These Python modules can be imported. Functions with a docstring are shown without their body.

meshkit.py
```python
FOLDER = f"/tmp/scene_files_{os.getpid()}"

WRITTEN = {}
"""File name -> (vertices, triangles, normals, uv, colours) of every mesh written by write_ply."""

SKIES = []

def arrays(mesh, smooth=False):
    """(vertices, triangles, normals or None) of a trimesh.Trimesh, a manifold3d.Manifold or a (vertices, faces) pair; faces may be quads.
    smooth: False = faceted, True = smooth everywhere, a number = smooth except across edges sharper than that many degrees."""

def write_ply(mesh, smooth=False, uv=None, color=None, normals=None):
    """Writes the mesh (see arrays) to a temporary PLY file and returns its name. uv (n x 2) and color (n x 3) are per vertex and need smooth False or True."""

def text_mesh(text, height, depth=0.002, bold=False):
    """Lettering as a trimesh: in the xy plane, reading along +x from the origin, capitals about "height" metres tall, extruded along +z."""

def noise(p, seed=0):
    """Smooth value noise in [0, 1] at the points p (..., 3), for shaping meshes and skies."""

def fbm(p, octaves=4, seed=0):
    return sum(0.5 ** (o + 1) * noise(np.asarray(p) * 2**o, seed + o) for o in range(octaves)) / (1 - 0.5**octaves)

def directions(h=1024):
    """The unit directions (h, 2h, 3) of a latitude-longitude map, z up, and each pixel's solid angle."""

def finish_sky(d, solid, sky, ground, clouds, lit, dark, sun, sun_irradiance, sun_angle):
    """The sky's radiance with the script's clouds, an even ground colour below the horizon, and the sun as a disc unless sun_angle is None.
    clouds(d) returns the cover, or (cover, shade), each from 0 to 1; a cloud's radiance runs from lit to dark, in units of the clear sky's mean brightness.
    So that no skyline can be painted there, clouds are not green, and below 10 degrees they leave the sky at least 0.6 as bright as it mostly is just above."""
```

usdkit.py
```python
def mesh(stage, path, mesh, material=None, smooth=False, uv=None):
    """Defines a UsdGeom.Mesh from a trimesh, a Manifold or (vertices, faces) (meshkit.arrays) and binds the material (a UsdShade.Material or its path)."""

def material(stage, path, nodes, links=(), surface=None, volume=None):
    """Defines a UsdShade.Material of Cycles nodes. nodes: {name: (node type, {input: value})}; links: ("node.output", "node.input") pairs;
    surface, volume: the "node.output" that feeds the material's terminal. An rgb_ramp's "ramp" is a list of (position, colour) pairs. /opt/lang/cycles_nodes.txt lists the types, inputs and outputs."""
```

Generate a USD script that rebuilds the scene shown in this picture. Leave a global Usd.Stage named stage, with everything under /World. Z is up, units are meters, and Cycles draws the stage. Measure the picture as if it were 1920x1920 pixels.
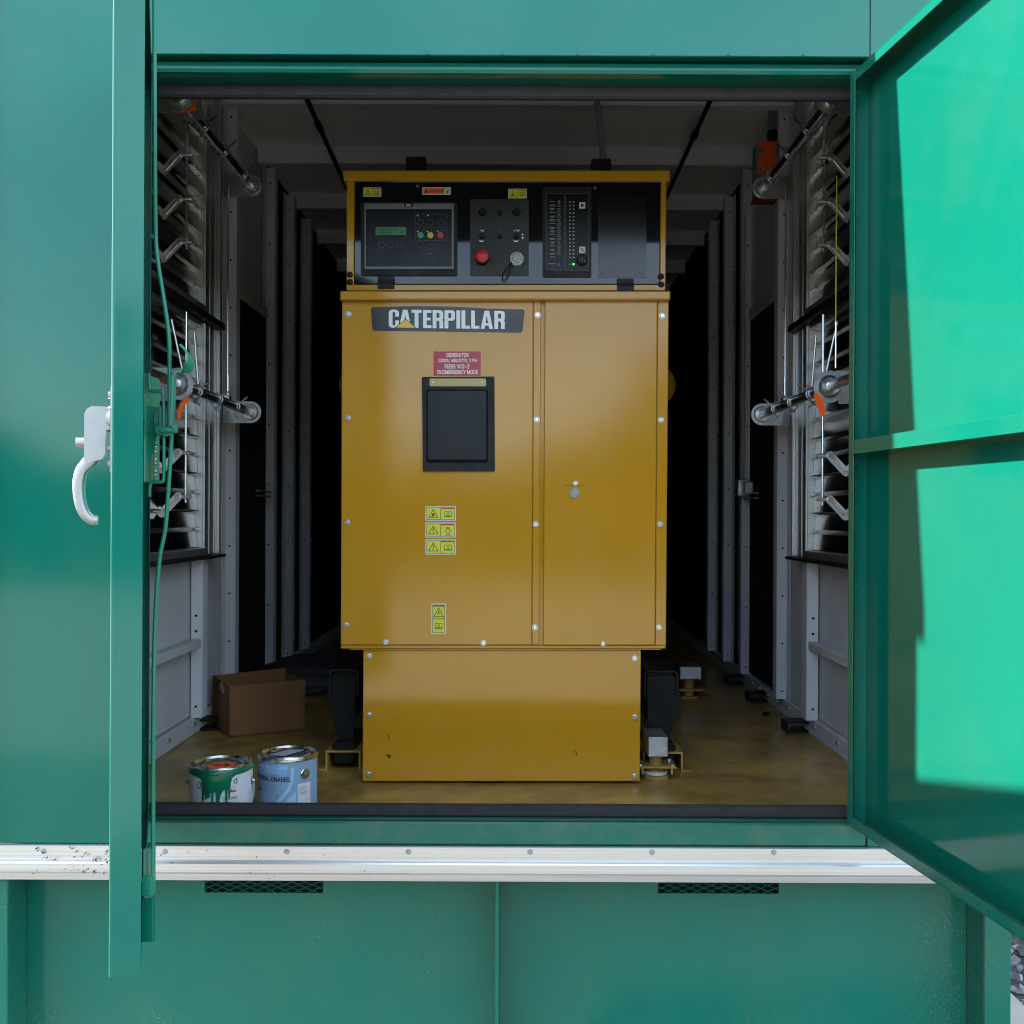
import math, random
import numpy as np
import trimesh, manifold3d
from shapely.geometry import Polygon, Point, LineString, box as sbox
from shapely.ops import unary_union
from shapely import affinity
import usdkit, meshkit
from pxr import Usd, UsdGeom, UsdLux, UsdShade, Gf, Sdf

stage = Usd.Stage.CreateInMemory()
UsdGeom.SetStageUpAxis(stage, UsdGeom.Tokens.z)
UsdGeom.SetStageMetersPerUnit(stage, 1.0)
UsdGeom.Xform.Define(stage, '/World')

# ------------------------------------------------------------------ camera, sky, sun, exposure
CZ, CD = 1.65, 2.45                      # camera height, distance in front of the wall plane y = 0
F_PX, VX, VY = 1900.0, 968.0, 967.0      # focal length and principal point in photo pixels
ROLL = math.radians(0.25)
EXPOSURE = 2.5
SKY, SUN_I = 0.098, 1.25
SUN = np.array([-1.0, 0.1005, 0.94]); SUN /= np.linalg.norm(SUN)
cam = UsdGeom.Camera.Define(stage, '/World/camera')
cam.CreateHorizontalApertureAttr(36.0); cam.CreateVerticalApertureAttr(36.0)
cam.CreateFocalLengthAttr(36.0 * F_PX / 1920.0)
cam.CreateHorizontalApertureOffsetAttr((960 - VX) / 1920 * 36.0)
cam.CreateVerticalApertureOffsetAttr((VY - 960) / 1920 * 36.0)
cam.CreateClippingRangeAttr(Gf.Vec2f(0.05, 500))
cam.CreateExposureAttr(EXPOSURE)
cr, sr = math.cos(ROLL), math.sin(ROLL)
cam.AddTransformOp().Set(Gf.Matrix4d(cr, 0, sr, 0, -sr, 0, cr, 0, 0, -1, 0, 0, 0, -CD, CZ, 1))

def mat(name, nodes, links=(), surface='p.BSDF', volume=None):
    return usdkit.material(stage, '/World/Looks/' + name, nodes, links, surface=surface, volume=volume)

dome = UsdLux.DomeLight.Define(stage, '/World/sky')
dome.GetPrim().SetCustomDataByKey('kind', 'structure')
dome.GetPrim().SetCustomDataByKey('label', 'open daytime sky mirrored in the green paint above the door opening')
dome.GetPrim().SetCustomDataByKey('category', 'sky')
skym = mat('sky_look', {
    'sky': ('sky_texture', {'sky_type': 'single_scattering', 'sun_disc': False, 'sun_elevation': math.asin(SUN[2]),
                            'sun_rotation': math.atan2(SUN[0], SUN[1]), 'air_density': 1.0, 'aerosol_density': 1.6, 'ozone_density': 1.0}),
    'tc': ('texture_coordinate', {}),
    'n': ('noise_texture', {'scale': 2.2, 'detail': 5.0, 'roughness': 0.55}),
    'r': ('rgb_ramp', {'ramp': [(0.36, (0, 0, 0)), (0.66, (0.7, 0.7, 0.7))]}),
    'mx': ('mix', {'color2': (5.55, 6.45, 7.5)}),
    'bg': ('background_shader', {'strength': SKY})},
    [('tc.generated', 'n.vector'), ('n.fac', 'r.fac'), ('r.color', 'mx.fac'), ('sky.color', 'mx.color1'), ('mx.color', 'bg.color')],
    surface='bg.background')
UsdShade.MaterialBindingAPI.Apply(dome.GetPrim()).Bind(skym)
sun = UsdLux.DistantLight.Define(stage, '/World/sun')
sun.CreateIntensityAttr(SUN_I); sun.CreateAngleAttr(0.5); sun.CreateNormalizeAttr(True)
sun.CreateColorAttr(Gf.Vec3f(1.0, 0.95, 0.87))
_z = SUN; _x = np.cross([0, 0, 1.0], _z); _x /= np.linalg.norm(_x); _y = np.cross(_z, _x)
sun.AddTransformOp().Set(Gf.Matrix4d(*_x, 0, *_y, 0, *_z, 0, 0, 0, 0, 1))

# ------------------------------------------------------------------ helpers
ORIGIN = {}
COUNT = {}
def numbered(path):
    k = COUNT.get(path, 0); COUNT[path] = k + 1
    return path if k == 0 else f'{path}_{k:03d}'
def tag(prim, label=None, cat=None, group=None, kind=None):
    for k, v in (('label', label), ('category', cat), ('group', group), ('kind', kind)):
        if v: prim.SetCustomDataByKey(k, v)
def thing(name, label, cat, loc=(0, 0, 0), group=None, kind=None):
    path = numbered('/World/' + name)
    x = UsdGeom.Xform.Define(stage, path)
    x.AddTranslateOp().Set(Gf.Vec3d(*[float(v) for v in loc]))
    tag(x.GetPrim(), label, cat, group, kind)
    ORIGIN[path] = np.array(loc, float)
    return path
def tri(m):
    if hasattr(m, 'to_mesh'):
        q = m.to_mesh(); m = trimesh.Trimesh(q.vert_properties[:, :3], q.tri_verts, process=False)
    return m
def join(*ms):
    ms = [tri(m) for m in (ms[0] if len(ms) == 1 and isinstance(ms[0], (list, tuple)) else ms)]
    return trimesh.util.concatenate(ms) if len(ms) > 1 else ms[0]
def obj(name, mesh, material, parent=None, smooth=32, label=None):
    """ONE mesh prim under parent (or /World); the mesh is given in world coordinates."""
    mesh = join(mesh) if isinstance(mesh, (list, tuple)) else tri(mesh)
    mesh = mesh.copy()
    path = numbered((parent or '/World') + '/' + name)
    o = np.zeros(3)
    if parent:
        o = ORIGIN.get('/'.join(parent.split('/')[:3]), np.zeros(3))
    if np.any(o): mesh.apply_translation(-o)
    usdkit.mesh(stage, path, mesh, material, smooth=smooth)
    if label: stage.GetPrimAtPath(path).SetCustomDataByKey('label', label)
    return path
def single(name, mesh, material, label, cat, group=None, kind=None, smooth=32):
    p = obj(name, mesh, material, None, smooth)
    tag(stage.GetPrimAtPath(p), label, cat, group, kind)
    return p

def P(px, py, d):
    """world point seen at a photo pixel, d metres in front of the camera"""
    dx, dy = px - VX, py - VY
    u, v = dx * cr + dy * sr, -dx * sr + dy * cr
    return np.array([u * d / F_PX, d - CD, CZ - v * d / F_PX])
def bx(x0, x1, y0, y1, z0, z1, bev=0.0):
    lo, hi = np.minimum([x0, y0, z0], [x1, y1, z1]), np.maximum([x0, y0, z0], [x1, y1, z1])
    b = min(bev, 0.45 * float(np.min(hi - lo)))
    if b <= 0:
        m = trimesh.creation.box(hi - lo); m.apply_translation((lo + hi) / 2); return m
    pts = []
    for i in range(3):
        l, h = lo + b, hi - b
        l[i], h[i] = lo[i], hi[i]
        for c in range(8):
            pts.append([h[k] if c >> k & 1 else l[k] for k in range(3)])
    return trimesh.convex.convex_hull(np.array(pts))
def ppx(px0, px1, py0, py1, d, thick, bev=0.0, back=0.0):
    """box whose front face fills a photo rectangle at depth d"""
    a, b = P(px0, py1, d), P(px1, py0, d)
    xa, xb = (P(px0, (py0 + py1) / 2, d)[0], P(px1, (py0 + py1) / 2, d)[0])
    za, zb = (P((px0 + px1) / 2, py1, d)[2], P((px0 + px1) / 2, py0, d)[2])
    return bx(xa, xb, d - CD, d - CD + thick, za, zb, bev)
def cyl(c, r, h, axis='y', n=20, r2=None):
    """cylinder from c along +axis by h (r2: end radius)"""
    a = np.linspace(0, 2 * np.pi, n, endpoint=False)
    r2 = r if r2 is None else r2
    ring = lambda rr, t: np.stack([rr * np.cos(a), rr * np.sin(a), np.full(n, t)], 1)
    m = trimesh.convex.convex_hull(np.vstack([ring(r, 0), ring(r2, h)]))
    R = {'z': np.eye(3), 'y': np.array([[1, 0, 0], [0, 0, 1], [0, -1, 0.]]), 'x': np.array([[0, 0, 1], [0, 1, 0], [-1, 0, 0.]])}[axis]
    T = np.eye(4); T[:3, :3] = R; T[:3, 3] = c
    m.apply_transform(T); return m
def lathe(profile, c, n=40, axis='z'):
    """closed profile [(r, t)] turned about the axis through c"""
    m = trimesh.creation.revolve(np.array(profile, float), sections=n)
    R = {'z': np.eye(3), 'y': np.array([[1, 0, 0], [0, 0, 1], [0, -1, 0.]]), 'x': np.array([[0, 0, 1], [0, 1, 0], [-1, 0, 0.]])}[axis]
    T = np.eye(4); T[:3, :3] = R; T[:3, 3] = c
    m.apply_transform(T); return m
def tube(pts, r, n=8, closed=False):
    pts = np.array(pts, float)
    if len(pts) > 2: pass
    t = np.gradient(pts, axis=0)
    if closed: t = np.roll(pts, -1, 0) - np.roll(pts, 1, 0)
    t /= np.linalg.norm(t, axis=1, keepdims=True) + 1e-12
    ref = np.array([0, 0, 1.0]) if abs(t[0][2]) < 0.9 else np.array([1.0, 0, 0])
    u = np.cross(t[0], ref); u /= np.linalg.norm(u)
    a = np.linspace(0, 2 * np.pi, n, endpoint=False)
    rs = np.broadcast_to(np.asarray(r, float), (len(pts),))
    V = []
    for i, p in enumerate(pts):
        u = u - t[i] * (u @ t[i]); u /= np.linalg.norm(u); w = np.cross(t[i], u)
        V.append(p + rs[i] * (np.outer(np.cos(a), u) + np.outer(np.sin(a), w)))
    V = np.vstack(V); Fc = []
    m = len(pts)
    for i in range(m if closed else m - 1):
        j = (i + 1) % m
        for k in range(n):
            l = (k + 1) % n
            Fc += [[i * n + k, i * n + l, j * n + l], [i * n + k, j * n + l, j * n + k]]
    if not closed:
        V = np.vstack([V, pts[0], pts[-1]])
        for k in range(n):
            l = (k + 1) % n
            Fc += [[m * n, l, k], [m * n + 1, (m - 1) * n + k, (m - 1) * n + l]]
    return trimesh.Trimesh(V, Fc, process=False)
def curve(ctrl, n=24):
    """Catmull-Rom through the points"""
    c = np.array(ctrl, float); c = np.vstack([2 * c[0] - c[1], c, 2 * c[-1] - c[-2]])
    out = []
    for i in range(1, len(c) - 2):
        for t in np.linspace(0, 1, n, endpoint=False):
            a, b, d, e = c[i - 1], c[i], c[i + 1], c[i + 2]
            out.append(0.5 * (2 * b + (d - a) * t + (2 * a - 5 * b + 4 * d - e) * t ** 2 + (3 * b - a - 3 * d + e) * t ** 3))
    out.append(c[-2]); return np.array(out)
def extr(poly, h):
    polys = list(getattr(poly, 'geoms', [poly]))
    return trimesh.util.concatenate([trimesh.creation.extrude_polygon(g, h, engine='earcut') for g in polys if g.area > 0])
def xz(poly, y, h):
    """polygon in (x, z), its front at y, thickness h towards +y"""
    m = extr(poly, h)
    m.apply_transform(np.array([[1, 0, 0, 0], [0, 0, -1, y + h], [0, 1, 0, 0], [0, 0, 0, 1.0]])); return m
def pxpoly(pts, d):
    return Polygon([(P(a, b, d)[0], P(a, b, d)[2]) for a, b in pts])
def pxrect(px0, px1, py0, py1, d, r=0.0):
    p = pxpoly([(px0, py0), (px1, py0), (px1, py1), (px0, py1)], d)
    return p.buffer(-r).buffer(r, quad_segs=4) if r else p
def fitted(text, px0, px1, py0, py1, d, y, depth=0.0006, bold=True):
    """lettering whose outline fills the photo rectangle"""
    m = meshkit.text_mesh(text, 0.1, 0.01, bold)
    lo, hi = m.bounds
    a, b = P(px0, py1, d), P(px1, py0, d)
    v = m.vertices.copy()
    x = a[0] + (v[:, 0] - lo[0]) / (hi[0] - lo[0]) * (b[0] - a[0])
    z = a[2] + (v[:, 1] - lo[1]) / (hi[1] - lo[1]) * (P(px0, py0, d)[2] - a[2]) + (x - a[0]) / (b[0] - a[0]) * (P(px1, py1, d)[2] - a[2])
    yy = y + depth - v[:, 2] / 0.01 * depth
    return trimesh.Trimesh(np.stack([x, yy, z], 1), m.faces, process=False)
def hexbolt(c, r, axis='y', sgn=-1, washer=True):
    """bolt head standing off the point c along sgn*axis"""
    ms = []
    if washer: ms.append(cyl((0, 0, 0), r * 1.25, r * 0.3, 'z', 16))
    ms.append(cyl((0, 0, r * 0.25), r, r * 0.55, 'z', 6)); ms.append(cyl((0, 0, r * 0.8), r * 0.98, r * 0.18, 'z', 12, r * 0.72))
    m = join(ms)
    A = {'y': np.array([[1, 0, 0], [0, 0, sgn], [0, -sgn, 0.]]), 'x': np.array([[0, 0, sgn], [0, 1, 0], [-sgn, 0, 0.]]), 'z': np.diag([1, sgn, sgn]).astype(float)}[axis]
    T = np.eye(4); T[:3, :3] = A; T[:3, 3] = c
    m.apply_transform(T); return m
def mirror(m, s, xc):
    """m is built for the right hand side (+x from the centre line); s = -1 mirrors it"""
    m = tri(m).copy()
    if s < 0:
        m.vertices[:, 0] *= -1; m.invert()
    m.apply_translation([xc, 0, 0]); return m
rng = np.random.default_rng(7)

# ------------------------------------------------------------------ materials
def paint(name, col, rough, orange=0.0, wave=0.0, dust=None, dustcol=(0.22, 0.2, 0.15), var=0.06, spec=0.5, coat=0.0, speck=None, rvar=0.2, speckcol=(0.30, 0.24, 0.13)):
    n = {'g': ('geometry', {}), 'n1': ('noise_texture', {'scale': 2.3, 'detail': 4.0}), 'n1b': ('noise_texture', {'scale': 6.5, 'detail': 5.0, 'roughness': 0.6}),
         'mr': ('map_range', {'value': 0.5, 'from_min': 0.3, 'from_max': 0.7, 'to_min': rough * (1 - rvar * .6), 'to_max': rough * (1 + rvar)}),
         'hv': ('map_range', {'from_min': 0.25, 'from_max': 0.75, 'to_min': 1 - var, 'to_max': 1 + var}),
         'h': ('hsv', {'color': col}),
         'p': ('principled_bsdf', {'base_color': col, 'roughness': rough, 'specular_ior_level': spec, 'coat_weight': coat, 'coat_roughness': 0.06})}
    l = [('g.position', 'n1.vector'), ('g.position', 'n1b.vector'), ('n1b.fac', 'mr.value'), ('mr.result', 'p.roughness'), ('n1.fac', 'hv.value'), ('hv.result', 'h.value')]
    last = 'h.color'
    if dust:
        n['n2'] = ('noise_texture', {'scale': dust[0], 'detail': 6.0, 'roughness': 0.65})
        n['r2'] = ('rgb_ramp', {'ramp': [(dust[1], (0, 0, 0)), (dust[2], (dust[3],) * 3)]})
        n['m2'] = ('mix', {'color2': dustcol})
        l += [('g.position', 'n2.vector'), ('n2.fac', 'r2.fac'), ('r2.color', 'm2.fac'), (last, 'm2.color1')]; last = 'm2.color'
    if speck:                                  # small splashes of dried mud
        n['v'] = ('voronoi_texture', {'scale': speck[0], 'randomness': 1.0})
        n['rv'] = ('rgb_ramp', {'ramp': [(0.0, (1, 1, 1)), (speck[1], (1, 1, 1)), (speck[1] * 1.5, (0, 0, 0))]})
        n['n3'] = ('noise_texture', {'scale': 3.1, 'detail': 3.0}); n['r3'] = ('rgb_ramp', {'ramp': [(0.50, (0, 0, 0)), (0.74, (.8, .8, .8))]})
        n['mm'] = ('mix', {'mix_type': 'multiply', 'fac': 1.0}); n['m3'] = ('mix', {'color2': speckcol})
        l += [('g.position', 'v.vector'), ('v.distance', 'rv.fac'), ('g.position', 'n3.vector'), ('n3.fac', 'r3.fac'), ('rv.color', 'mm.color1'), ('r3.color', 'mm.color2'),
              ('mm.color', 'm3.fac'), (last, 'm3.color1')]; last = 'm3.color'
    l.append((last, 'p.base_color'))
    prev = None
    if wave:
        n['nw'] = ('noise_texture', {'scale': 1.7, 'detail': 1.0}); n['bw'] = ('bump', {'strength': wave, 'distance': 0.02})
        l += [('g.position', 'nw.vector'), ('nw.fac', 'bw.height')]; prev = 'bw.normal'
    if orange:
        n['no'] = ('noise_texture', {'scale': 420.0, 'detail': 1.0}); n['bo'] = ('bump', {'strength': orange, 'distance': 0.002})
        l += [('g.position', 'no.vector'), ('no.fac', 'bo.height')]
        if prev: l.append((prev, 'bo.normal'))
        prev = 'bo.normal'
    if prev: l.append((prev, 'p.normal'))
    return mat(name, n, l)
def plain(name, col, rough=0.5, metallic=0.0, spec=0.5, emit=None):
    i = {'base_color': col, 'roughness': rough, 'metallic': metallic, 'specular_ior_level': spec}
    if emit: i['emission_color'], i['emission_strength'] = emit
    n = {'g': ('geometry', {}), 'n': ('noise_texture', {'scale': 30.0, 'detail': 3.0}), 'm': ('map_range', {'from_min': 0.3, 'from_max': 0.7, 'to_min': max(0.02, rough * 0.8), 'to_max': min(1, rough * 1.2)}),
         'p': ('principled_bsdf', i)}
    return mat(name, n, [('g.position', 'n.vector'), ('n.fac', 'm.value'), ('m.result', 'p.roughness')])
def metal(name, col, rough, scale=40.0, var=0.18, stretch=(1, 1, 1), bump=0.0, var_r=0.3):
    n = {'g': ('geometry', {}), 'mp': ('mapping', {'scale': stretch}), 'v': ('noise_texture', {'scale': scale, 'detail': 4.0}),
         'm': ('map_range', {'from_min': 0.3, 'from_max': 0.7, 'to_min': rough * (1 - var_r), 'to_max': rough * (1 + var_r)}),
         'c': ('map_range', {'from_min': 0.3, 'from_max': 0.7, 'to_min': 1 - var, 'to_max': 1 + var * 0.5}), 'h': ('hsv', {'color': col}),
         'p': ('principled_bsdf', {'metallic': 1.0, 'base_color': col, 'roughness': rough})}
    l = [('g.position', 'mp.vector'), ('mp.vector', 'v.vector'), ('v.fac', 'm.value'), ('m.result', 'p.roughness'), ('v.fac', 'c.value'), ('c.result', 'h.value'), ('h.color', 'p.base_color')]
    if bump:
        n['b'] = ('bump', {'strength': bump, 'distance': 0.002}); l += [('v.fac', 'b.height'), ('b.normal', 'p.normal')]
    return mat(name, n, l)

GREEN = (0.002, 0.088, 0.060)
M_green = paint('green_paint', GREEN, 0.085, orange=0.014, wave=0.035, dust=(3.2, 0.50, 0.85, 0.07), dustcol=(0.12, 0.16, 0.12), rvar=0.4)
M_greendust = paint('green_paint_dusty', GREEN, 0.15, orange=0.015, wave=0.03, dust=(3.0, 0.38, 0.85, 0.14), dustcol=(0.11, 0.13, 0.08), speck=(120.0, 0.14))
M_greensill = paint('green_paint_worn', GREEN, 0.24, orange=0.03, dust=(14.0, 0.45, 0.8, 0.4), dustcol=(0.10, 0.12, 0.08))
M_yellow = paint('yellow_paint', (0.465, 0.222, 0.012), 0.075, orange=0.035, wave=0.075, dust=(7.0, 0.50, 0.8, 0.14), dustcol=(0.42, 0.30, 0.12), var=0.04, rvar=0.6)
M_floor = paint('floor_paint', (0.42, 0.265, 0.062), 0.30, orange=0.1, dust=(5.5, 0.42, 0.66, 0.8), dustcol=(0.17, 0.10, 0.04), var=0.3, rvar=0.5, speck=(24.0, 0.07), speckcol=(0.45, 0.34, 0.14))
M_inner = paint('interior_paint', (0.52, 0.52, 0.53), 0.45, var=0.05)
M_innerpost = paint('post_paint', (0.60, 0.61, 0.64), 0.42, var=0.04)
M_ceil = paint('ceiling_paint', (0.78, 0.78, 0.77), 0.6, var=0.05)
M_foam = plain('black_foam', (0.020, 0.020, 0.021), 0.9, spec=0.1)
M_black = plain('black_paint', (0.008, 0.008, 0.008), 0.45, spec=0.2)
M_gloss = paint('black_gloss', (0.004, 0.004, 0.005), 0.055, spec=0.55, coat=0.1)
M_plastic = plain('black_plastic', (0.012, 0.012, 0.012), 0.5, spec=0.25)
M_plate = paint('black_textured', (0.016, 0.016, 0.017), 0.5, orange=0.4)
M_glass = paint('smoked_pane', (0.006, 0.007, 0.010), 0.3, orange=0.05, spec=0.25)
M_rubber = plain('rubber_seal', (0.020, 0.018, 0.019), 0.7, spec=0.25)
M_galv = metal('galvanized_steel', (0.62, 0.63, 0.64), 0.40, 55.0, 0.08, var_r=0.12)
M_zinc = metal('zinc_plate', (0.66, 0.68, 0.71), 0.27, 80.0, 0.08, var_r=0.12)
M_blade = metal('damper_blade', (0.52, 0.50, 0.46), 0.17, 5.0, 0.06, (1, 0.3, 1), var_r=0.2)
M_alu = metal('aluminium_trim', (0.72, 0.715, 0.705), 0.36, 9.0, 0.03, (0.25, 8, 40), var_r=0.1)
M_cast = metal('cast_handle', (0.37, 0.37, 0.365), 0.40, 60.0, 0.03, var_r=0.08)
M_white = plain('white_print', (0.78, 0.78, 0.78), 0.4)
M_logoink = plain('logo_black', (0.012, 0.012, 0.013), 0.25)
M_logoyel = plain('logo_yellow', (0.80, 0.46, 0.03), 0.35)
M_decal = plain('decal_yellow', (0.62, 0.60, 0.02), 0.4)
M_decalw = plain('decal_white', (0.55, 0.56, 0.52), 0.4)
M_decalk = plain('decal_dark', (0.07, 0.075, 0.02), 0.5)
M_decalr = plain('decal_red', (0.45, 0.06, 0.02), 0.4)
M_decalo = plain('decal_orange', (0.72, 0.12, 0.02), 0.4)
M_redlabel = plain('red_label', (0.42, 0.035, 0.055), 0.4)
M_red = plain('red_button', (0.50, 0.02, 0.02), 0.35)
M_greenbtn = plain('green_button', (0.02, 0.30, 0.16), 0.4)
M_yelbtn = plain('yellow_button', (0.62, 0.46, 0.02), 0.4)
M_grey = plain('grey_plastic', (0.30, 0.31, 0.30), 0.4)
M_bolt = plain('dull_bolt', (0.30, 0.30, 0.30), 0.5, metallic=0.3)
M_dgrey = plain('dark_grey_frame', (0.14, 0.15, 0.15), 0.45)
M_faint = plain('faint_print', (0.09, 0.095, 0.10), 0.5)
M_lcd = plain('green_display', (0.02, 0.09, 0.03), 0.3, emit=((0.05, 0.30, 0.09), 0.02))
M_led = plain('green_led', (0.05, 0.5, 0.1), 0.3, emit=((0.02, 1.0, 0.12), 0.25))
M_tan = plain('brass_plate', (0.42, 0.33, 0.14), 0.35)
M_card = paint('cardboard', (0.20, 0.10, 0.042), 0.8, var=0.08, spec=0.2)
M_tape = plain('clear_tape', (0.42, 0.37, 0.30), 0.25)
M_orange = plain('orange_label', (0.95, 0.12, 0.012), 0.45)
M_tin = metal('tin_lid', (0.62, 0.63, 0.62), 0.22, 60.0)
M_labelw = plain('can_label_white', (0.62, 0.61, 0.66), 0.4)
M_labelb = paint('can_label_blue', (0.23, 0.36, 0.50), 0.4, dust=(9.0, 0.52, 0.7, 0.5), dustcol=(0.35, 0.52, 0.70))
M_lblue = plain('can_print_blue', (0.22, 0.42, 0.68), 0.4)
M_drip = paint('wet_green_drip', (0.004, 0.10, 0.045), 0.12, spec=0.7)
M_ink = plain('dark_ink', (0.02, 0.03, 0.05), 0.5)
M_gink = plain('green_ink', (0.03, 0.14, 0.07), 0.5)
M_cond = plain('grey_conduit', (0.16, 0.16, 0.165), 0.45)
M_greenlatch = paint('latch_green', (0.004, 0.125, 0.075), 0.3)
M_cord = plain('yellow_cord', (0.55, 0.60, 0.03), 0.6)
M_chip = plain('paint_chip', (0.05, 0.03, 0.01), 0.7)
M_conc = paint('concrete', (0.44, 0.40, 0.34), 0.85, dust=(8.0, 0.4, 0.7, 0.5), dustcol=(0.33, 0.30, 0.26), spec=0.2)
def stony(name, scale, c0, c1):
    return mat(name, {'g': ('geometry', {}), 'v': ('voronoi_texture', {'scale': scale}), 'r': ('rgb_ramp', {'ramp': [(0.0, c1), (0.6, c0), (1.0, tuple(0.4 * x for x in c0))]}),
        'w': ('white_noise_texture', {}), 'b': ('bump', {'strength': 0.8, 'distance': 0.02, 'invert': True}), 'p': ('principled_bsdf', {'roughness': 0.9, 'specular_ior_level': 0.2})},
        [('g.position', 'v.vector'), ('v.distance', 'r.fac'), ('r.color', 'p.base_color'), ('v.distance', 'b.height'), ('b.normal', 'p.normal')])
M_gravel = stony('gravel_ground', 26.0, (0.19, 0.186, 0.175), (0.25, 0.245, 0.23))
M_stone = mat('gravel_stone', {'g': ('geometry', {}), 'n': ('noise_texture', {'scale': 40.0, 'detail': 5.0}),
    'r': ('rgb_ramp', {'ramp': [(0.2, (0.27, 0.27, 0.28)), (0.5, (0.42, 0.42, 0.43)), (0.8, (0.6, 0.6, 0.6))]}), 'r2': ('rgb_ramp', {'ramp': [(0.0, (0.6, 0.6, 0.62)), (1.0, (1, 1, 1))]}),
    'mm': ('mix', {'mix_type': 'multiply', 'fac': 1.0}), 'b': ('bump', {'strength': 0.4, 'distance': 0.004}), 'p': ('principled_bsdf', {'roughness': 0.85, 'specular_ior_level': 0.25})},
    [('g.position', 'n.vector'), ('n.fac', 'r.fac'), ('g.random_per_island', 'r2.fac'), ('r.color', 'mm.color1'), ('r2.color', 'mm.color2'), ('mm.color', 'p.base_color'), ('n.fac', 'b.height'), ('b.normal', 'p.normal')])
M_grass = paint('grass_far', (0.045, 0.060, 0.02), 0.9, var=0.25, spec=0.1)
M_leaf = mat('leaf', {'oi': ('geometry', {}), 'r': ('rgb_ramp', {'ramp': [(0, (0.022, 0.045, 0.012)), (1, (0.07, 0.10, 0.03))]}), 'd': ('diffuse_bsdf', {}), 't': ('translucent_bsdf', {}), 'mx': ('mix_closure', {'fac': 0.3})},
    [('oi.random_per_island', 'r.fac'), ('r.color', 'd.color'), ('r.color', 't.color'), ('d.BSDF', 'mx.closure1'), ('t.BSDF', 'mx.closure2')], surface='mx.closure')
M_bark = plain('bark', (0.06, 0.045, 0.03), 0.9)

# ------------------------------------------------------------------ ground
def sheet(x0, x1, y0, y1, z):
    return trimesh.Trimesh([[x0, y0, z], [x1, y0, z], [x1, y1, z], [x0, y1, z]], [[0, 1, 2], [0, 2, 3]], process=False)
single('ground', sheet(-250, 250, -250, 250, -0.06), M_grass, 'open grassy ground around the gravel yard', 'ground', kind='structure')
single('near_gravel', sheet(-7, 9, -4.6, 16, -0.028), stony('shade_toned_gravel', 30.0, (0.072, 0.066, 0.055), (0.11, 0.11, 0.11)), 'crushed stone right around the enclosure pad, coloured darker in place of shadow', 'gravel', kind='structure')  # sheet coloured dark in place of a cast shadow, deepens the mirrored green
single('gravel_yard', sheet(-22, 22, -21, 18, -0.035), M_gravel, 'pale crushed stone yard around the concrete pad', 'gravel', kind='structure')
single('concrete_pad', bx(-1.85, 1.706, -0.10, 7.9, -0.12, 0.03, 0.012), M_conc, 'pale concrete pad under the green enclosure', 'pad', kind='structure')
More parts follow.
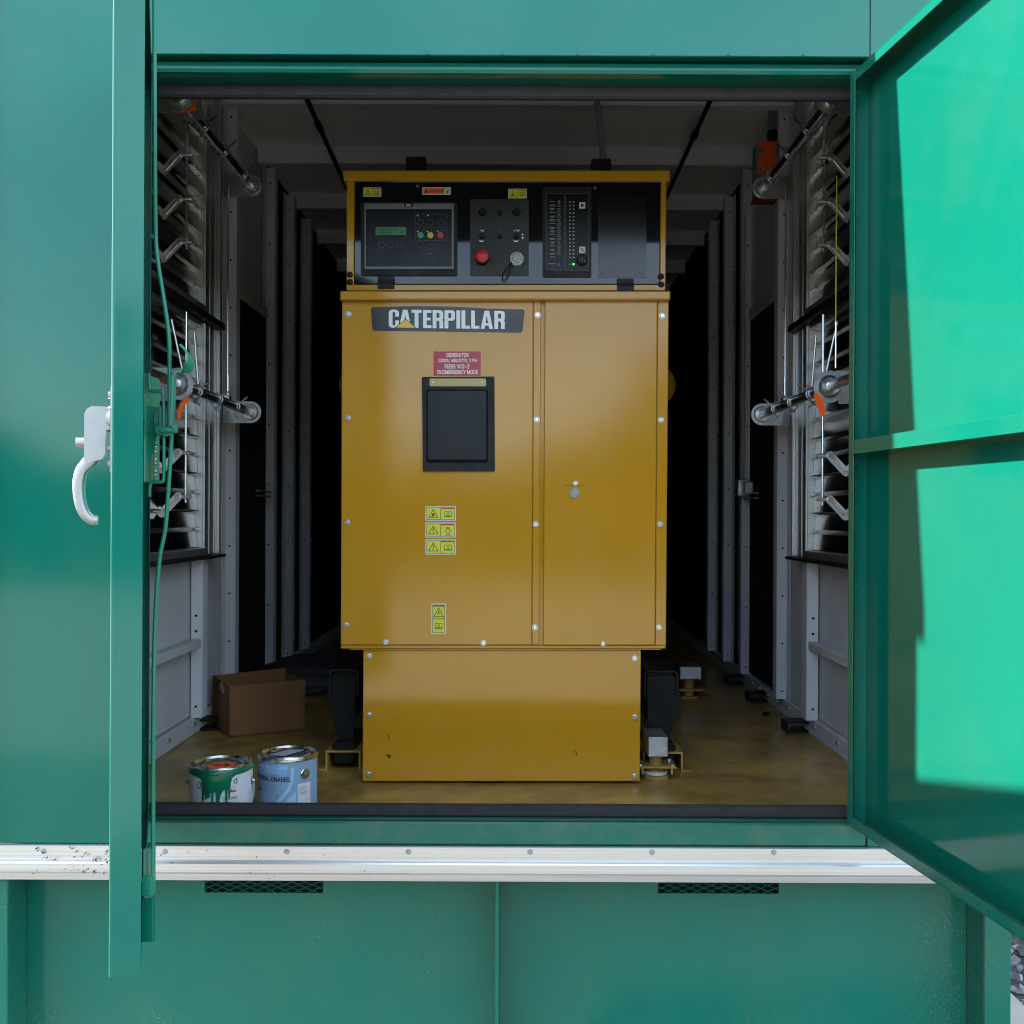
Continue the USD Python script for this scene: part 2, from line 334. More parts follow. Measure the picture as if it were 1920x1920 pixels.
def gravel_stones(n=1500):
    V, Fc = [], []; k = 0
    shapes = []
    for _ in range(24):
        q = rng.normal(size=(11, 3)); q /= np.linalg.norm(q, axis=1, keepdims=True)
        shapes.append(trimesh.convex.convex_hull(q * rng.uniform(.75, 1.1, (11, 1))))
    for i in range(n):
        x, y = 1.71 + 1.1 * rng.random() ** 1.2, rng.uniform(0.4, 3.6)
        r = rng.uniform(0.014, 0.032); sh = shapes[rng.integers(24)]
        R = trimesh.transformations.random_rotation_matrix(rng.random(3))[:3, :3]
        v = (sh.vertices * np.array([1, rng.uniform(.6, 1), rng.uniform(.45, .8)]) * r) @ R.T + [x, y, -0.03 + rng.uniform(0, 0.028)]
        V.append(v); Fc.append(sh.faces + k); k += len(v)
    return trimesh.Trimesh(np.vstack(V), np.vstack(Fc), process=False)
single('gravel_stones', gravel_stones(), M_stone, 'loose grey crushed stones beside the pad edge at lower right', 'gravel', kind='stuff', smooth=False)
def woods():
    V, Fc, k = [], [], 0
    spots = [(x, -27 - 5 * rng.random(), h) for x, h in zip(np.arange(-40, 40, 1.75), np.concatenate([rng.uniform(4.6, 6.2, 15), rng.uniform(3.2, 4.3, 11), rng.uniform(4.0, 5.6, 24)]))]
    spots += [(2.5, -26, 4.9), (3.9, -26, 6.6), (5.0, -26, 7.6), (6.4, -26, 7.9), (-9, -29, 5.6), (-17, -27, 6.5)]
    for x, y, h in spots:
        w = min(h * rng.uniform(.36, .5), 1.9)
        n = 900
        cl = rng.normal(size=(14, 3)); cl /= np.linalg.norm(cl, axis=1, keepdims=True)
        cl = cl * rng.uniform(.3, .85, (14, 1)) * [w, w, h * .5] + [x, y, h * .47]
        for j in range(n):
            c = cl[rng.integers(14)] + rng.normal(size=3) * w * .2
            if c[2] > h: c[2] = h - .2 * rng.random()
            c[2] = max(c[2], .15)
            a, b = rng.normal(size=(2, 3)); a /= np.linalg.norm(a); b -= a * (a @ b); b /= np.linalg.norm(b)
            s = rng.uniform(.14, .30)
            V += [c - a * s - b * s * .6, c + a * s - b * s * .6, c + a * s + b * s * .6, c - a * s + b * s * .6]
            Fc += [[k, k + 1, k + 2], [k, k + 2, k + 3]]; k += 4
    tr = [tube([(x, y, -0.1), (x + .05, y, h * .3), (x - .05, y + .05, h * .7)], [h * .03, h * .022, h * .008], 6) for x, y, h in spots]
    return trimesh.Trimesh(np.array(V), Fc, process=False), tr
_leaf, _tr = woods()
wd = thing('far_woods', 'far line of leafy trees across the yard, mirrored in the paint', 'woods', (0, -28, 0), kind='stuff')
obj('foliage', _leaf, M_leaf, wd, smooth=False); obj('trunks', _tr, M_bark, wd)

# ------------------------------------------------------------------ enclosure
XC = -0.043
ENC = thing('generator_enclosure', 'dark green steel walk-in enclosure with both doors swung open', 'enclosure', (XC, 0, 0))
ZF = 0.80                                                             # floor inside
def zr(z): return CZ + z
def E(name, m, material, smooth=32, label=None, parent=None): return obj(name, m, material, parent or ENC, smooth, label)
OX0, OX1, OZ0, OZ1 = -0.905, 0.822, zr(-.742), zr(1.113)             # door opening
ZT, ZB = zr(1.76), zr(-.797)                                          # wall top and bottom edge
SEAM = P(1632, 60, CD)[0]
E('wall_panel', bx(-1.275, OX0 - .001, 0, .045, ZB, ZT, .002), M_green, label='front wall panel left of the doors')
E('wall_panel', bx(OX0 + .001, SEAM - .001, 0, .045, OZ1, ZT, .0015), M_green, label='front wall panel above the doors')
E('wall_panel', bx(SEAM + .001, 1.19, 0, .045, ZB, ZT, .0015), M_green, label='front wall panel right of the doors')
E('wall_panel', bx(OX0 + .001, SEAM - .001, 0, .03, ZB, OZ0, .004), M_greensill, label='low front panel under the door opening')
E('corner_trim', bx(-1.29, -1.2755, -.018, .06, zr(-.79), ZT, .003), M_green)
for x in np.arange(378, 1640, 141.0):                                 # rivets on the lintel
    c = P(x, 98.5 + (x - 378) * .003, CD); E('rivet', lathe([(0, -.0022), (.003, -.0018), (.0048, 0), (0, 0)], (c[0], 0, c[2]), 14, 'y'), M_green)
# door head: stepped profile along x
def prof_x(pts, x0, x1):
    m = extr(Polygon(pts), x1 - x0)                                   # (y, z) polygon pushed along x
    m.apply_transform(np.array([[0, 0, 1, x0], [1, 0, 0, 0], [0, 1, 0, 0], [0, 0, 0, 1.0]])); return m
h1 = zr(1.113)
head = [(.0452, h1 + .02), (.0452, h1 - .003), (.032, h1 - .003), (.026, h1 - .008), (.024, h1 - .024), (.029, h1 - .031), (.05, h1 - .035), (.085, h1 - .037), (.085, h1 + .02)]
E('door_head', prof_x(head, OX0 + .002, SEAM), M_green)
E('head_seal', prof_x([(.0855, h1 - .030), (.0855, h1 - .062), (.092, h1 - .067), (.105, h1 - .066), (.11, h1 - .03)], OX0, OX1 + .05), M_rubber)
E('head_panel', prof_x([(.112, h1 - .055), (.112, h1 + .62), (.116, h1 + .62), (.116, h1 - .055)], -1.2, 1.12), M_inner)
for s, x0, lab in ((-1, OX0, 'left'), (1, OX1, 'right')):
    x = x0 + s * .03
    E('door_jamb', join(bx(x, x - s * -.05, .046, .10, OZ0, OZ1 - .04, .002) if s > 0 else bx(x - .05, x, .046, .10, OZ0, OZ1 - .04, .002)), M_green)
E('threshold_ledge', bx(OX0 - .04, OX1 + .05, .0305, .075, OZ0 - .02, OZ0 - .001, .003), M_greensill)
E('threshold_seal', bx(OX0, OX1, .0455, .063, OZ0 - .0005, P(960, 1508.5, CD + .05)[2], .004), M_rubber)
E('threshold_curb', bx(-1.2, 1.11, .0755, .10, ZF, OZ0 - .002, .002), M_floor)
E('roof', bx(-1.302, 1.22, -.047, 7.75, zr(1.778), zr(1.845), .003), M_green)
E('floor', bx(-1.27, 1.18, .07, 7.6, ZF - .03, ZF), M_floor)
# outside skin of the far walls
E('side_wall', bx(-1.275, -1.262, .046, 7.6, ZB, ZT), M_green); E('side_wall', bx(1.177, 1.19, .046, 7.6, ZB, ZT), M_green)
E('back_wall', bx(-1.262, 1.177, 7.58, 7.6, ZF, ZT), M_foam)
# aluminium trim strip under the doors
zt, zb = P(960, 1585.5, CD)[2], P(960, 1650.5, CD)[2]
hh = zt - zb
prof = [(-.006, zt), (-.010, zt - .002), (-.010, zt - .30 * hh), (-.0035, zt - .33 * hh), (-.0035, zt - .43 * hh), (-.014, zt - .46 * hh), (-.017, zt - .50 * hh), (-.017, zt - .68 * hh),
        (-.011, zt - .71 * hh), (-.011, zt - .76 * hh), (-.016, zt - .79 * hh), (-.014, zb + .002), (-.010, zb), (.02, zb), (.02, zt - .005), (.0, zt)]
strip = E('trim_strip', prof_x(prof, -1.285, 1.20), M_alu)
for x in (82, 309.5, 537.5, 766, 994, 1222.5, 1451):
    c = P(x, 1596 + .0015 * x, CD - .01)
    E('trim_bolt', lathe([(0, -.003), (.0035, -.0028), (.0045, -.0015), (.0065, -.001), (.007, 0), (0, 0)], (c[0], -.010, c[2]), 16, 'y'), M_bolt, parent=strip)
spots = []
for _ in range(60):
    px = rng.choice([rng.uniform(60, 204), rng.uniform(130, 204), rng.uniform(296, 700)], p=[.3, .5, .2]); py = rng.uniform(1588, 1648)
    c = P(px, py, CD - .014); q = rng.uniform(.0004, .0014)
    spots.append(xz(affinity.scale(Point(c[0], c[2]).buffer(q, quad_segs=2), 1, rng.uniform(.5, 1.6)), -.0178, .009))
p_ = E('mud_spots', spots, M_chip, parent=strip); tag(stage.GetPrimAtPath(p_), kind='stuff')
# base
YB = .095
def base_panel(x0, x1, hole):
    r = sbox(x0, .03, x1, zb + .03)
    a, b = P(hole[0], hole[3], CD + YB), P(hole[1], hole[2], CD + YB)
    hl = sbox(a[0], a[2], b[0], b[2] + .03)
    return xz(r.difference(hl), YB, .006), (a, b)
fin = P(932, 1700, CD)[0]
xl, xr = -1.212 - .012, P(1845, 1800, CD)[0]
bpl, (va, vb) = base_panel(xl + .001, fin - .0055, (383.5, 606, 1640, 1673.5))
bpr, (wa, wb) = base_panel(fin + .0055, xr - .001, (1233.5, 1460.5, 1640, 1675))
E('base_panel', bpl, M_greendust, label='left base panel splashed with dry mud'); E('base_panel', bpr, M_greendust)
E('base_fin', bx(fin - .005, fin + .005, .002, YB + .004, .03, zb - .001, .002), M_greendust)
for (a, b) in ((va, vb), (wa, wb)):
    z0, z1 = a[2], b[2] + .0005
    v = E('vent', join(bx(a[0] - .01, b[0] + .01, YB + .05, YB + .055, z0 - .02, z1 + .03), bx(a[0] - .01, b[0] + .01, YB + .008, YB + .055, z0 - .025, z0 - .02)), M_foam)
    n = 9; w = (b[0] - a[0] + .016) / n; ms = []
    for r in range(3):
        zc = z0 + (r - .15) * .0150
        for ph in (0, 1):
            pts = [(a[0] - .008 + i * w, YB + .0022 + .001 * ph, zc + (.0075 if (i + ph) % 2 else -.0075)) for i in range(n + 1)]
            ms.append(tube(pts, .0015, 5))
    E('vent_mesh', ms, M_greendust, parent=v)
for x0, x1, xi in ((-1.29, xl - .0, 1), (P(1895, 1850, CD)[0], xr, -1)):
    a, b = min(x0, x1), max(x0, x1)
    E('corner_post', join(bx(a, b, -.002, .004, .03, zb - .001, .002), bx(x1 - .004 if xi > 0 else x1, x1 if xi > 0 else x1 + .004, .0045, YB + .01, .03, zb - .001, .001),
                          bx(x0 - (0 if xi > 0 else .004), x0 + (.004 if xi > 0 else 0), .0045, .2, .03, zb - .001)), M_greendust)
E('base_side', join(bx(-1.29, -1.284, .21, 7.6, .03, zb), bx(1.188, 1.194, .21, 7.6, .03, zb)), M_greendust)

# interior walls, posts and beams
def side(name, m, s, material, smooth=32, label=None, parent=None, kind=None):
    p = E(name, mirror(m, s, XC), material, smooth, label, parent)
    tag(stage.GetPrimAtPath(p), kind=kind); return p
HW = 1.215                                                            # inner wall panels
HP = 1.165                                                            # inner faces of the posts
def dd(d): return d - CD
for s in (-1, 1):
    side('wall_liner', bx(HW, HW + .004, .12, dd(4.36), ZF + .07, zr(1.765)), s, M_inner)
    side('wall_liner', bx(HW, HW + .004, dd(4.37), dd(5.03), zr(.985), zr(1.765)), s, M_inner)
    side('wall_liner', bx(HW + .002, HW + .006, dd(5.04), 7.55, ZF + .07, zr(1.765)), s, M_foam if s < 0 else M_foam)
    tr_ = side('base_track', bx(1.196, HW + .01, .11, 7.5, ZF + .0005, ZF + .066, .003), s, M_inner)
    for d in (3.62, 3.9, 4.28, 4.46, 4.62, 4.78, 4.93, 5.2):
        side('track_bolt', hexbolt((1.196, dd(d), ZF + .042), .008, 'x', -1), s, M_zinc, parent=tr_)
    # posts
    for d, w, top in ((4.36, .045, 1.76), (5.05, .046, 1.73), (5.48, .046, 1.73), (5.92, .046, 1.73)):
        m = join(bx(HP, HP + w, dd(d), dd(d) + .003, ZF + .066, zr(top), .001), bx(HP, HP + .003, dd(d) + .0035, dd(d) + .06, ZF + .066, zr(top), .001),
                 bx(HP + w - .003, HP + w, dd(d) - .06, dd(d) - .0005, ZF + .066, zr(top), .001))
        po = side('post', m, s, M_innerpost)
        if d < 6:
            hz = np.arange(ZF + .1, zr(top), .205 if d < 5 else .3)
            side('post_rivets', join([cyl((HP + w * .55, dd(d) - .003, z), .0042, .003, 'y', 10) for z in hz]), s, M_black, parent=po, kind='stuff')
    po = side('post', join(bx(HP, HP + .042, dd(3.9), dd(3.9) + .003, ZF + .066, zr(-.16), .001), bx(HP - .003, HP, dd(3.9), dd(3.9) + .06, ZF + .066, zr(-.16), .001),
                           bx(HP + .043, HW, dd(3.92), dd(3.923), ZF + .066, zr(-.16))), s, M_innerpost)
    side('post_rivets', join([cyl((HP + .022, dd(3.9) - .003, ZF + z), .005, .003, 'y', 10) for z in (.11, .40, .46)]), s, M_black, parent=po, kind='stuff')
    side('wall_rail', bx(HP + .002, HW, .14, dd(3.895), zr(-.512), zr(-.478), .003), s, M_inner)
    # side access doors lined with black foam
    sd = side('side_door', bx(HW - .012, HW + .03, dd(4.41), dd(5.04), ZF + .075, zr(.983), .004), s, M_foam)
    side('door_rail', bx(HW - .02, HW - .0005, dd(4.40), dd(5.04), zr(.972), zr(1.03), .002), s, M_inner, parent=sd)
    side('rail_rivets', join([hexbolt((HW - .0205, dd(d), zr(1.0)), .006, 'x', -1) for d in (4.46, 4.6, 4.74, 4.88, 4.98)]), s, M_zinc, parent=sd)
    for z in (.108, .085):
        side('latch_bar', bx(HW - .055, HW - .035, dd(4.75), dd(4.98), zr(z), zr(z + .008), .002), s, M_galv, parent=sd)
    # anchor tubes on the floor
    for d in (3.98, 4.62, 5.1):
        x0 = 1.11; r = sbox(x0, ZF + .004, x0 + .095, ZF + .044).difference(sbox(x0 + .006, ZF + .010, x0 + .089, ZF + .038))
        if s < 0 and d > 4: continue
        side('anchor_tube', xz(r, dd(d), .09), s, M_black)
side('latch_box', join(bx(1.13, 1.185, dd(4.98), dd(5.04), zr(.10), zr(.185), .004), bx(1.145, 1.19, dd(4.90), dd(4.985), zr(.115), zr(.17), .004),
                       tube([(1.163, dd(5.0), zr(.185)), (1.163, dd(5.0), zr(1.1)), (1.165, dd(5.0), zr(1.5))], .004, 6)), 1, M_galv)
E('ceiling', bx(-1.262, 1.177, .12, 7.58, zr(1.766), zr(1.772)), M_ceil)
for d in (3.42, 4.14, 4.84, 5.55, 6.27, 6.98, 7.7):
    E('ceiling_beam', join(bx(XC - 1.2, XC + 1.2, dd(d), dd(d) + .004, zr(1.68), zr(1.765), .001), bx(XC - 1.2, XC + 1.2, dd(d) + .0045, dd(d) + .05, zr(1.68), zr(1.683), .0005)), M_innerpost)

# ------------------------------------------------------------------ doors (parts of the enclosure)
class Leaf:
    """a door leaf: u from the hinge, n towards its inner side, z up"""
    def __init__(s, H, e, nrm): s.H, s.e, s.n = np.array([*H, 0.0]), np.array([*e, 0.0]), np.array([*nrm, 0.0])
    def pt(s, u, n, z): return s.H + s.e * u + s.n * n + np.array([0, 0, z])
    def tf(s, m):
        m = tri(m).copy(); v = m.vertices
        m.vertices = s.H + np.outer(v[:, 0], s.e) + np.outer(v[:, 1], s.n) + np.outer(v[:, 2], [0, 0, 1])
        if np.dot(np.cross(s.e, s.n), [0, 0, 1]) < 0: m.invert()
        return m
    def box(s, *a): return s.tf(bx(*a))
def unit(v): v = np.array(v, float); return v / np.linalg.norm(v)
ZD0, ZD1, TH = zr(-.740), zr(1.066), .048
eL = unit((.289, -.834)); nL = np.array([-eL[1], eL[0]])
eR = unit((.1325, -.9912)); nR = np.array([eR[1], -eR[0]])
LL, RL = Leaf((-.936, 0), eL, nL), Leaf((.848, -.002), eR, nR)
def rounded_edge(W, r=.005):
    pts = [(W - r - .0005, 0.0)] + [(W - r + r * math.sin(t), r - r * math.cos(t)) for t in np.linspace(0, math.pi / 2, 8)] + [(W, TH), (W - .0022, TH), (W - .0022, r + .001), (W - r - .0005, .0022)]
    m = extr(Polygon(pts), ZD1 - ZD0); m.apply_translation([0, 0, ZD0]); return m
def make_leaf(L, W, label):
    door = E('door', L.box(0, W - .008, 0, .002, ZD0, ZD1, .0008), M_green, label=label)
    lip = .024
    E('hinge_flange', [L.box(0, .002, .0022, TH, ZD0, ZD1), L.box(.0022, lip, TH - .002, TH, ZD0 + .001, ZD1 - .001, .0005)], M_green, parent=door)
    E('lock_flange', [L.tf(rounded_edge(W)), L.box(W - lip, W - .0022, TH - .002, TH, ZD0 + .001, ZD1 - .001, .0005)], M_green, parent=door)
    E('top_flange', [L.box(.0022, W - .0022, .0022, TH, ZD1 - .002, ZD1), L.box(lip, W - lip, TH - .0022, TH - .0003, ZD1 - .024, ZD1 - .0022, .0005)], M_green, parent=door)
    E('bottom_flange', [L.box(.0022, W - .0022, .0022, TH, ZD0, ZD0 + .002), L.box(lip, W - lip, TH - .0022, TH - .0003, ZD0 + .0022, ZD0 + .024, .0005)], M_greensill, parent=door)
    E('stiffener', [L.box(lip - .012, W - lip + .012, TH - .0005, TH + .002, zr(.150), zr(.184), .001), L.box(lip, W - lip, .0022, TH - .0008, zr(.182), zr(.184)), L.box(lip, W - lip, .0022, TH - .0008, zr(.150), zr(.152))], M_green, parent=door)
    zz = []
    for k in range(8):
        for dz in (0, .049):
            z = P(1612, 167, CD)[2] - .010 - k * .2985 * .997 + (.0 if k else 0) - dz
            if z > ZD0 + .02: zz.append(z)
    for z in zz: E('hinge_rivet', L.tf(lathe([(0, .0028), (.0028, .0022), (.0045, 0), (0, 0)], (.0023, .030, z), 12, 'x')), M_greenlatch, parent=door)
    return door
DL = make_leaf(LL, .8826, 'left door with silver lever handle')
DR = make_leaf(RL, .842, 'right door, its inner side partly sunlit')
E('hinge_seam', RL.box(.0025, .005, .0325, .0345, ZD0 + .003, ZD1 - .003, .0005), M_greenlatch, parent=DR)
# handle on the left door (silver, cast)
WL = .8826
def LP(px, py, n, du=0.0):
    """point of the left door's free edge seen at a photo pixel, n metres from the skin (negative: outside)"""
    d = 1.616 + n * .3275
    for _ in range(4):
        p = P(px, py, d); u = (p - LL.H) @ LL.e; 
    q = LL.pt(WL - .03 - du, n, 0); d = q[1] + CD
    return np.array([q[0], q[1], P(px, py, d)[2]])
def hpt(px, py):                                                      # outline of the handle in its plane across the door edge
    d = 1.625; return (px - 206.5) * d / F_PX, P(206, py, d)[2]
def hprism(pts, w, bev=.003, u0=None):
    poly = Polygon([hpt(*p) for p in pts]).buffer(-.0012).buffer(.0012, quad_segs=3)
    ms = []
    u0 = WL - .075 if u0 is None else u0
    m = extr(poly, w)                                                 # (n, z, u)
    v = m.vertices
    m.vertices = np.stack([u0 + v[:, 2], v[:, 0], v[:, 1]], 1)
    return m
hk = [hprism([(200, 762), (204, 760), (204, 802), (196, 804), (194, 820), (194, 850), (188, 860), (172, 864), (163, 870), (157, 862), (157, 775), (161, 765), (170, 759), (195, 759)], .034)]
def lever():
    pts = [(178, 840), (168, 862), (158, 873), (151, 884), (147, 905), (148, 930), (152, 950), (160, 966), (171, 975), (181, 976)]
    c = curve([(*hpt(*p), 0) for p in pts], 6)
    t = np.gradient(c, axis=0); t /= np.linalg.norm(t, axis=1, keepdims=True)
    V, Fc = [], []; a = np.linspace(0, 2 * np.pi, 14, endpoint=False)
    for i, p in enumerate(c):
        nrm = np.array([-t[i][1], t[i][0]]); th = np.interp(i, [0, len(c) * .25, len(c) - 1], [.0135, .0102, .0080])
        for q in a:
            V.append([WL - .058 + .014 * np.sign(np.cos(q)) * abs(np.cos(q)) ** .7, p[0] + nrm[0] * th * np.sign(np.sin(q)) * abs(np.sin(q)) ** .7, p[1] + nrm[1] * th * np.sign(np.sin(q)) * abs(np.sin(q)) ** .7])
    n = 14
    for i in range(len(c) - 1):
        for k in range(n):
            l = (k + 1) % n; Fc += [[i * n + k, i * n + l, (i + 1) * n + l], [i * n + k, (i + 1) * n + l, (i + 1) * n + k]]
    for k in range(1, n - 1): Fc += [[0, k + 1, k], [(len(c) - 1) * n, (len(c) - 1) * n + k, (len(c) - 1) * n + k + 1]]
    m = trimesh.Trimesh(V, Fc, process=False); m.fix_normals(); return m
def npx(px): return (px - 206.5) * 1.625 / F_PX
def zpx(py): return P(206, py, 1.625)[2]
plate = [hprism([(203, 722), (206.3, 720), (206.3, 886), (203, 884)], .05, u0=WL - .083)]
lock = [cyl((0, 0, 0), zpx(818) - zpx(828), npx(157) - npx(140), 'z', 18)]
lk = lock[0]; v = lk.vertices.copy(); lk.vertices = np.stack([WL - .058 + v[:, 1], npx(141) + v[:, 2], zpx(828) + v[:, 0]], 1)
scr = []
for py in (736, 838, 868):
    k = cyl((0, 0, 0), .006, npx(203) - npx(197), 'z', 10); v = k.vertices.copy(); k.vertices = np.stack([WL - .05 + v[:, 1], npx(198.5) + v[:, 2], zpx(py) + v[:, 0]], 1); scr.append(k)
col = cyl((0, 0, 0), .019, npx(206) - npx(195), 'z', 20, .024); v = col.vertices.copy(); col.vertices = np.stack([WL - .058 + v[:, 1], npx(195) + v[:, 2], zpx(781) + v[:, 0]], 1)
for m in plate + hk + lock + scr + [col]: m.fix_normals()
E('handle', [LL.tf(m) for m in plate + hk + [lever()] + lock + scr + [col]], M_cast, parent=DL)
# latch gear on the inner side of the left door
DLT = 1.70
def Q(px, py, d=DLT): return P(px, py, d)
E('latch_rod', tube(curve([Q(289.5, -40, 1.66), Q(290, 180, 1.66), Q(291.5, 420), Q(296, 490), Q(307, 560), Q(316, 625), Q(318, 690), Q(317, 815)], 10), .0035, 10), M_greenlatch, parent=DL)
E('latch_rod', tube(curve([Q(322, 800), Q(321, 830), Q(316, 910), Q(310, 990), Q(299, 1050), Q(291, 1160), Q(287.5, 1340, 1.68), Q(287, 1625, 1.66)], 10), .0035, 10), M_greenlatch, parent=DL)
E('latch_guard', tube(curve([Q(279, 700), Q(280.5, 725), Q(284, 733), Q(301, 734), Q(306, 740), Q(307, 800), Q(307, 890), Q(303, 903), Q(286, 904), Q(281, 912), Q(280, 932)], 8), .0032, 8), M_greenlatch, parent=DL)
body = [tube([Q(277, 787, 1.73), Q(297, 787, 1.73)], .018, 20), tube([Q(297, 787, 1.72), Q(301, 787, 1.72)], .021, 20), ]
E('latch_body', join([trimesh.convex.convex_hull(np.vstack([Q(a, b, 1.71 + k * .03) for k in (0, 1) for a, b in ((274, 760), (297, 764), (299, 800), (290, 812), (286, 850), (280, 862), (274, 862))])),
                      trimesh.convex.convex_hull(np.vstack([Q(a, b, 1.69 + k * .012) for k in (0, 1) for a, b in ((290, 800), (322, 800), (327, 806), (324, 816), (312, 818), (292, 812))]))] + body), M_greenlatch, parent=DL)
E('latch_plate', bx(Q(271, 0)[0], Q(276, 0)[0], Q(0, 0, 1.70)[1], Q(0, 0, 1.77)[1], Q(275, 905)[2], Q(275, 700)[2], .002), M_greenlatch, parent=DL)
E('latch_pins', join([tube([Q(300, 762, 1.705), Q(300, 818, 1.705)], .0026, 8), tube([Q(303, 806, 1.69), Q(330, 806, 1.69)], .006, 12), tube([Q(326, 803, 1.685), Q(331, 803, 1.685)], .0085, 6)]), M_greenlatch, parent=DL)
lv = curve([Q(322, 800, 1.69), Q(325, 760, 1.69), Q(328, 705, 1.69), Q(341, 697, 1.69), Q(353, 690, 1.69), Q(357, 675, 1.69), Q(353, 663, 1.69), Q(343, 653, 1.69)], 8)
def strap(c, w, th):
    t = np.gradient(c, axis=0); t /= np.linalg.norm(t, axis=1, keepdims=True); V = []; Fc = []
    for i, p in enumerate(c):
        nn = np.array([-t[i][2], 0, t[i][0]]); ww = np.interp(i, [0, len(c) * .45, len(c) * .6, len(c) - 1], [w * .35, w * .4, w, w])
        for a, b in ((-1, -1), (1, -1), (1, 1), (-1, 1)): V.append(p + np.array([0, a * ww / 2, 0]) + nn * b * th / 2 + np.array([0, 0, -.004 * a * (ww > w * .6)]))
    for i in range(len(c) - 1):
        for k in range(4):
            l = (k + 1) % 4; Fc += [[i * 4 + k, i * 4 + l, i * 4 + 4 + l], [i * 4 + k, i * 4 + 4 + l, i * 4 + 4 + k]]
    n = len(c) * 4 - 4
    Fc += [[0, 2, 1], [0, 3, 2], [n, n + 1, n + 2], [n, n + 2, n + 3]]
    m = trimesh.Trimesh(V, Fc, process=False); m.fix_normals(); return m
E('inside_lever', strap(lv, .032, .0035), M_greenlatch, parent=DL)
hx = np.linspace(0, 1, 220)
E('latch_spring', tube([Q(291 + 3.2 * math.cos(26 * 2 * math.pi * t), 822 + 82 * t, 1.72 + .006 * math.sin(26 * 2 * math.pi * t)) for t in hx], .0009, 5), M_zinc, parent=DL)
# bottom guide and strike plate
g = [trimesh.convex.convex_hull(np.vstack([Q(a, b, d) for d in (1.665, 1.70) for a, b in ((276, 1624), (294.5, 1618), (294.5, 1676), (276, 1678))]))]
E('rod_guide', [bx(Q(276, 0, 1.66)[0], Q(279, 0, 1.66)[0], Q(0, 0, 1.656)[1], Q(0, 0, 1.672)[1], Q(276, 1678, 1.66)[2], Q(276, 1592, 1.66)[2], .001), bx(Q(291.5, 0, 1.66)[0], Q(294.5, 0, 1.66)[0], Q(0, 0, 1.656)[1], Q(0, 0, 1.672)[1], Q(276, 1678, 1.66)[2], Q(276, 1589, 1.66)[2], .001),
                 bx(Q(276, 0, 1.66)[0], Q(294.5, 0, 1.66)[0], Q(0, 0, 1.652)[1], Q(0, 0, 1.655)[1], Q(276, 1677, 1.66)[2], Q(276, 1640, 1.66)[2], .001), bx(Q(266, 0, 1.66)[0], Q(276, 0, 1.66)[0], Q(0, 0, 1.68)[1], Q(0, 0, 1.71)[1], Q(276, 1672, 1.66)[2], Q(276, 1600, 1.66)[2], .001)], M_greenlatch, parent=DL)
E('strike_plate', [bx(Q(273, 0, 1.67)[0], Q(295, 0, 1.67)[0], Q(0, 0, 1.668)[1], Q(0, 0, 1.671)[1], Q(276, 1766, 1.67)[2], Q(276, 1684, 1.67)[2], .001), bx(Q(293, 0, 1.67)[0], Q(295, 0, 1.67)[0], Q(0, 0, 1.6715)[1], Q(0, 0, 1.678)[1], Q(276, 1766, 1.67)[2], Q(276, 1684, 1.67)[2]),
                   bx(Q(266, 0, 1.67)[0], Q(273, 0, 1.67)[0], Q(0, 0, 1.68)[1], Q(0, 0, 1.70)[1], Q(276, 1760, 1.67)[2], Q(276, 1700, 1.67)[2])], M_green, parent=DL)

#__NEXT__
# ------------------------------------------------------------------ generator set
G = 3.20                                                              # depth of the cabinet front
YG = G - CD
GX = P(945, 1000, G)[0]
GEN = thing('generator_set', 'yellow generator set with black control panel standing inside the green enclosure', 'generator', (GX, YG, ZF))
def g(name, m, material, smooth=32, label=None, parent=None): return obj(name, m, material, parent or GEN, smooth, label)
# main cabinet
cab = g('cabinet', [ppx(641.5, 1250.5, 562, 1214.5, G + .012, .55, .003)], M_yellow)
def panel(px0, px1, py0, py1, px0b=None, px1b=None, d=G, th=.0115, bev=.0022, back=None):
    """flat panel whose left and right edges lean as the cabinet does in the photo"""
    px0b, px1b = px0 if px0b is None else px0b, px1 if px1b is None else px1b
    poly = pxpoly([(px0, py0), (px1, py0), (px1b, py1), (px0b, py1)], d)
    m0 = extr(poly.buffer(-bev), .0001)
    pts = []
    for q, yy in ((poly, bev), (poly.buffer(-bev, join_style=2), 0.0), (poly, th)):
        for x, z in list(q.exterior.coords)[:-1]: pts.append([x, d - CD + yy, z])
    return trimesh.convex.convex_hull(np.array(pts))
g('front_panel', panel(641, 999.6, 563, 1209, 638.8, 996.5), M_yellow)
g('front_strip', panel(1000.6, 1014.5, 563, 1209, 997.4, 1011), M_yellow)
g('front_panel', panel(1021.5, 1232.6, 563.5, 1209.6, 1018.0, 1227.9, d=G - .003, th=.014, bev=.0025), M_yellow, label='raised right access panel')
g('front_strip', panel(1233.4, 1254, 563.5, 1210, 1228.6, 1248.5), M_yellow)
g('bottom_flange', [panel(638.8, 1248, 1210.3, 1216, d=G, th=.012), panel(655, 1240, 1216.5, 1218.5, d=G + .004, th=.012)], M_yellow)
g('cabinet_lip', panel(637, 1257.5, 545, 561.8, 637, 1257, d=G - .028, th=.055, bev=.004), M_yellow)
bolts = [(653.5, 589), (652.5, 784), (651, 979.5), (649, 1171.5), (1008, 591), (1006.5, 787), (1004.5, 983), (1003, 1176.5), (1241.5, 592.5), (1239.5, 787.5), (1237.5, 983), (1235.5, 1176.5),
         (723.5, 1204), (906.5, 1205.5), (1130.5, 1206.5)]
for a, b in bolts:
    c = P(a, b, G); g('bolt', hexbolt((c[0], YG, c[2]), .0072), M_zinc)
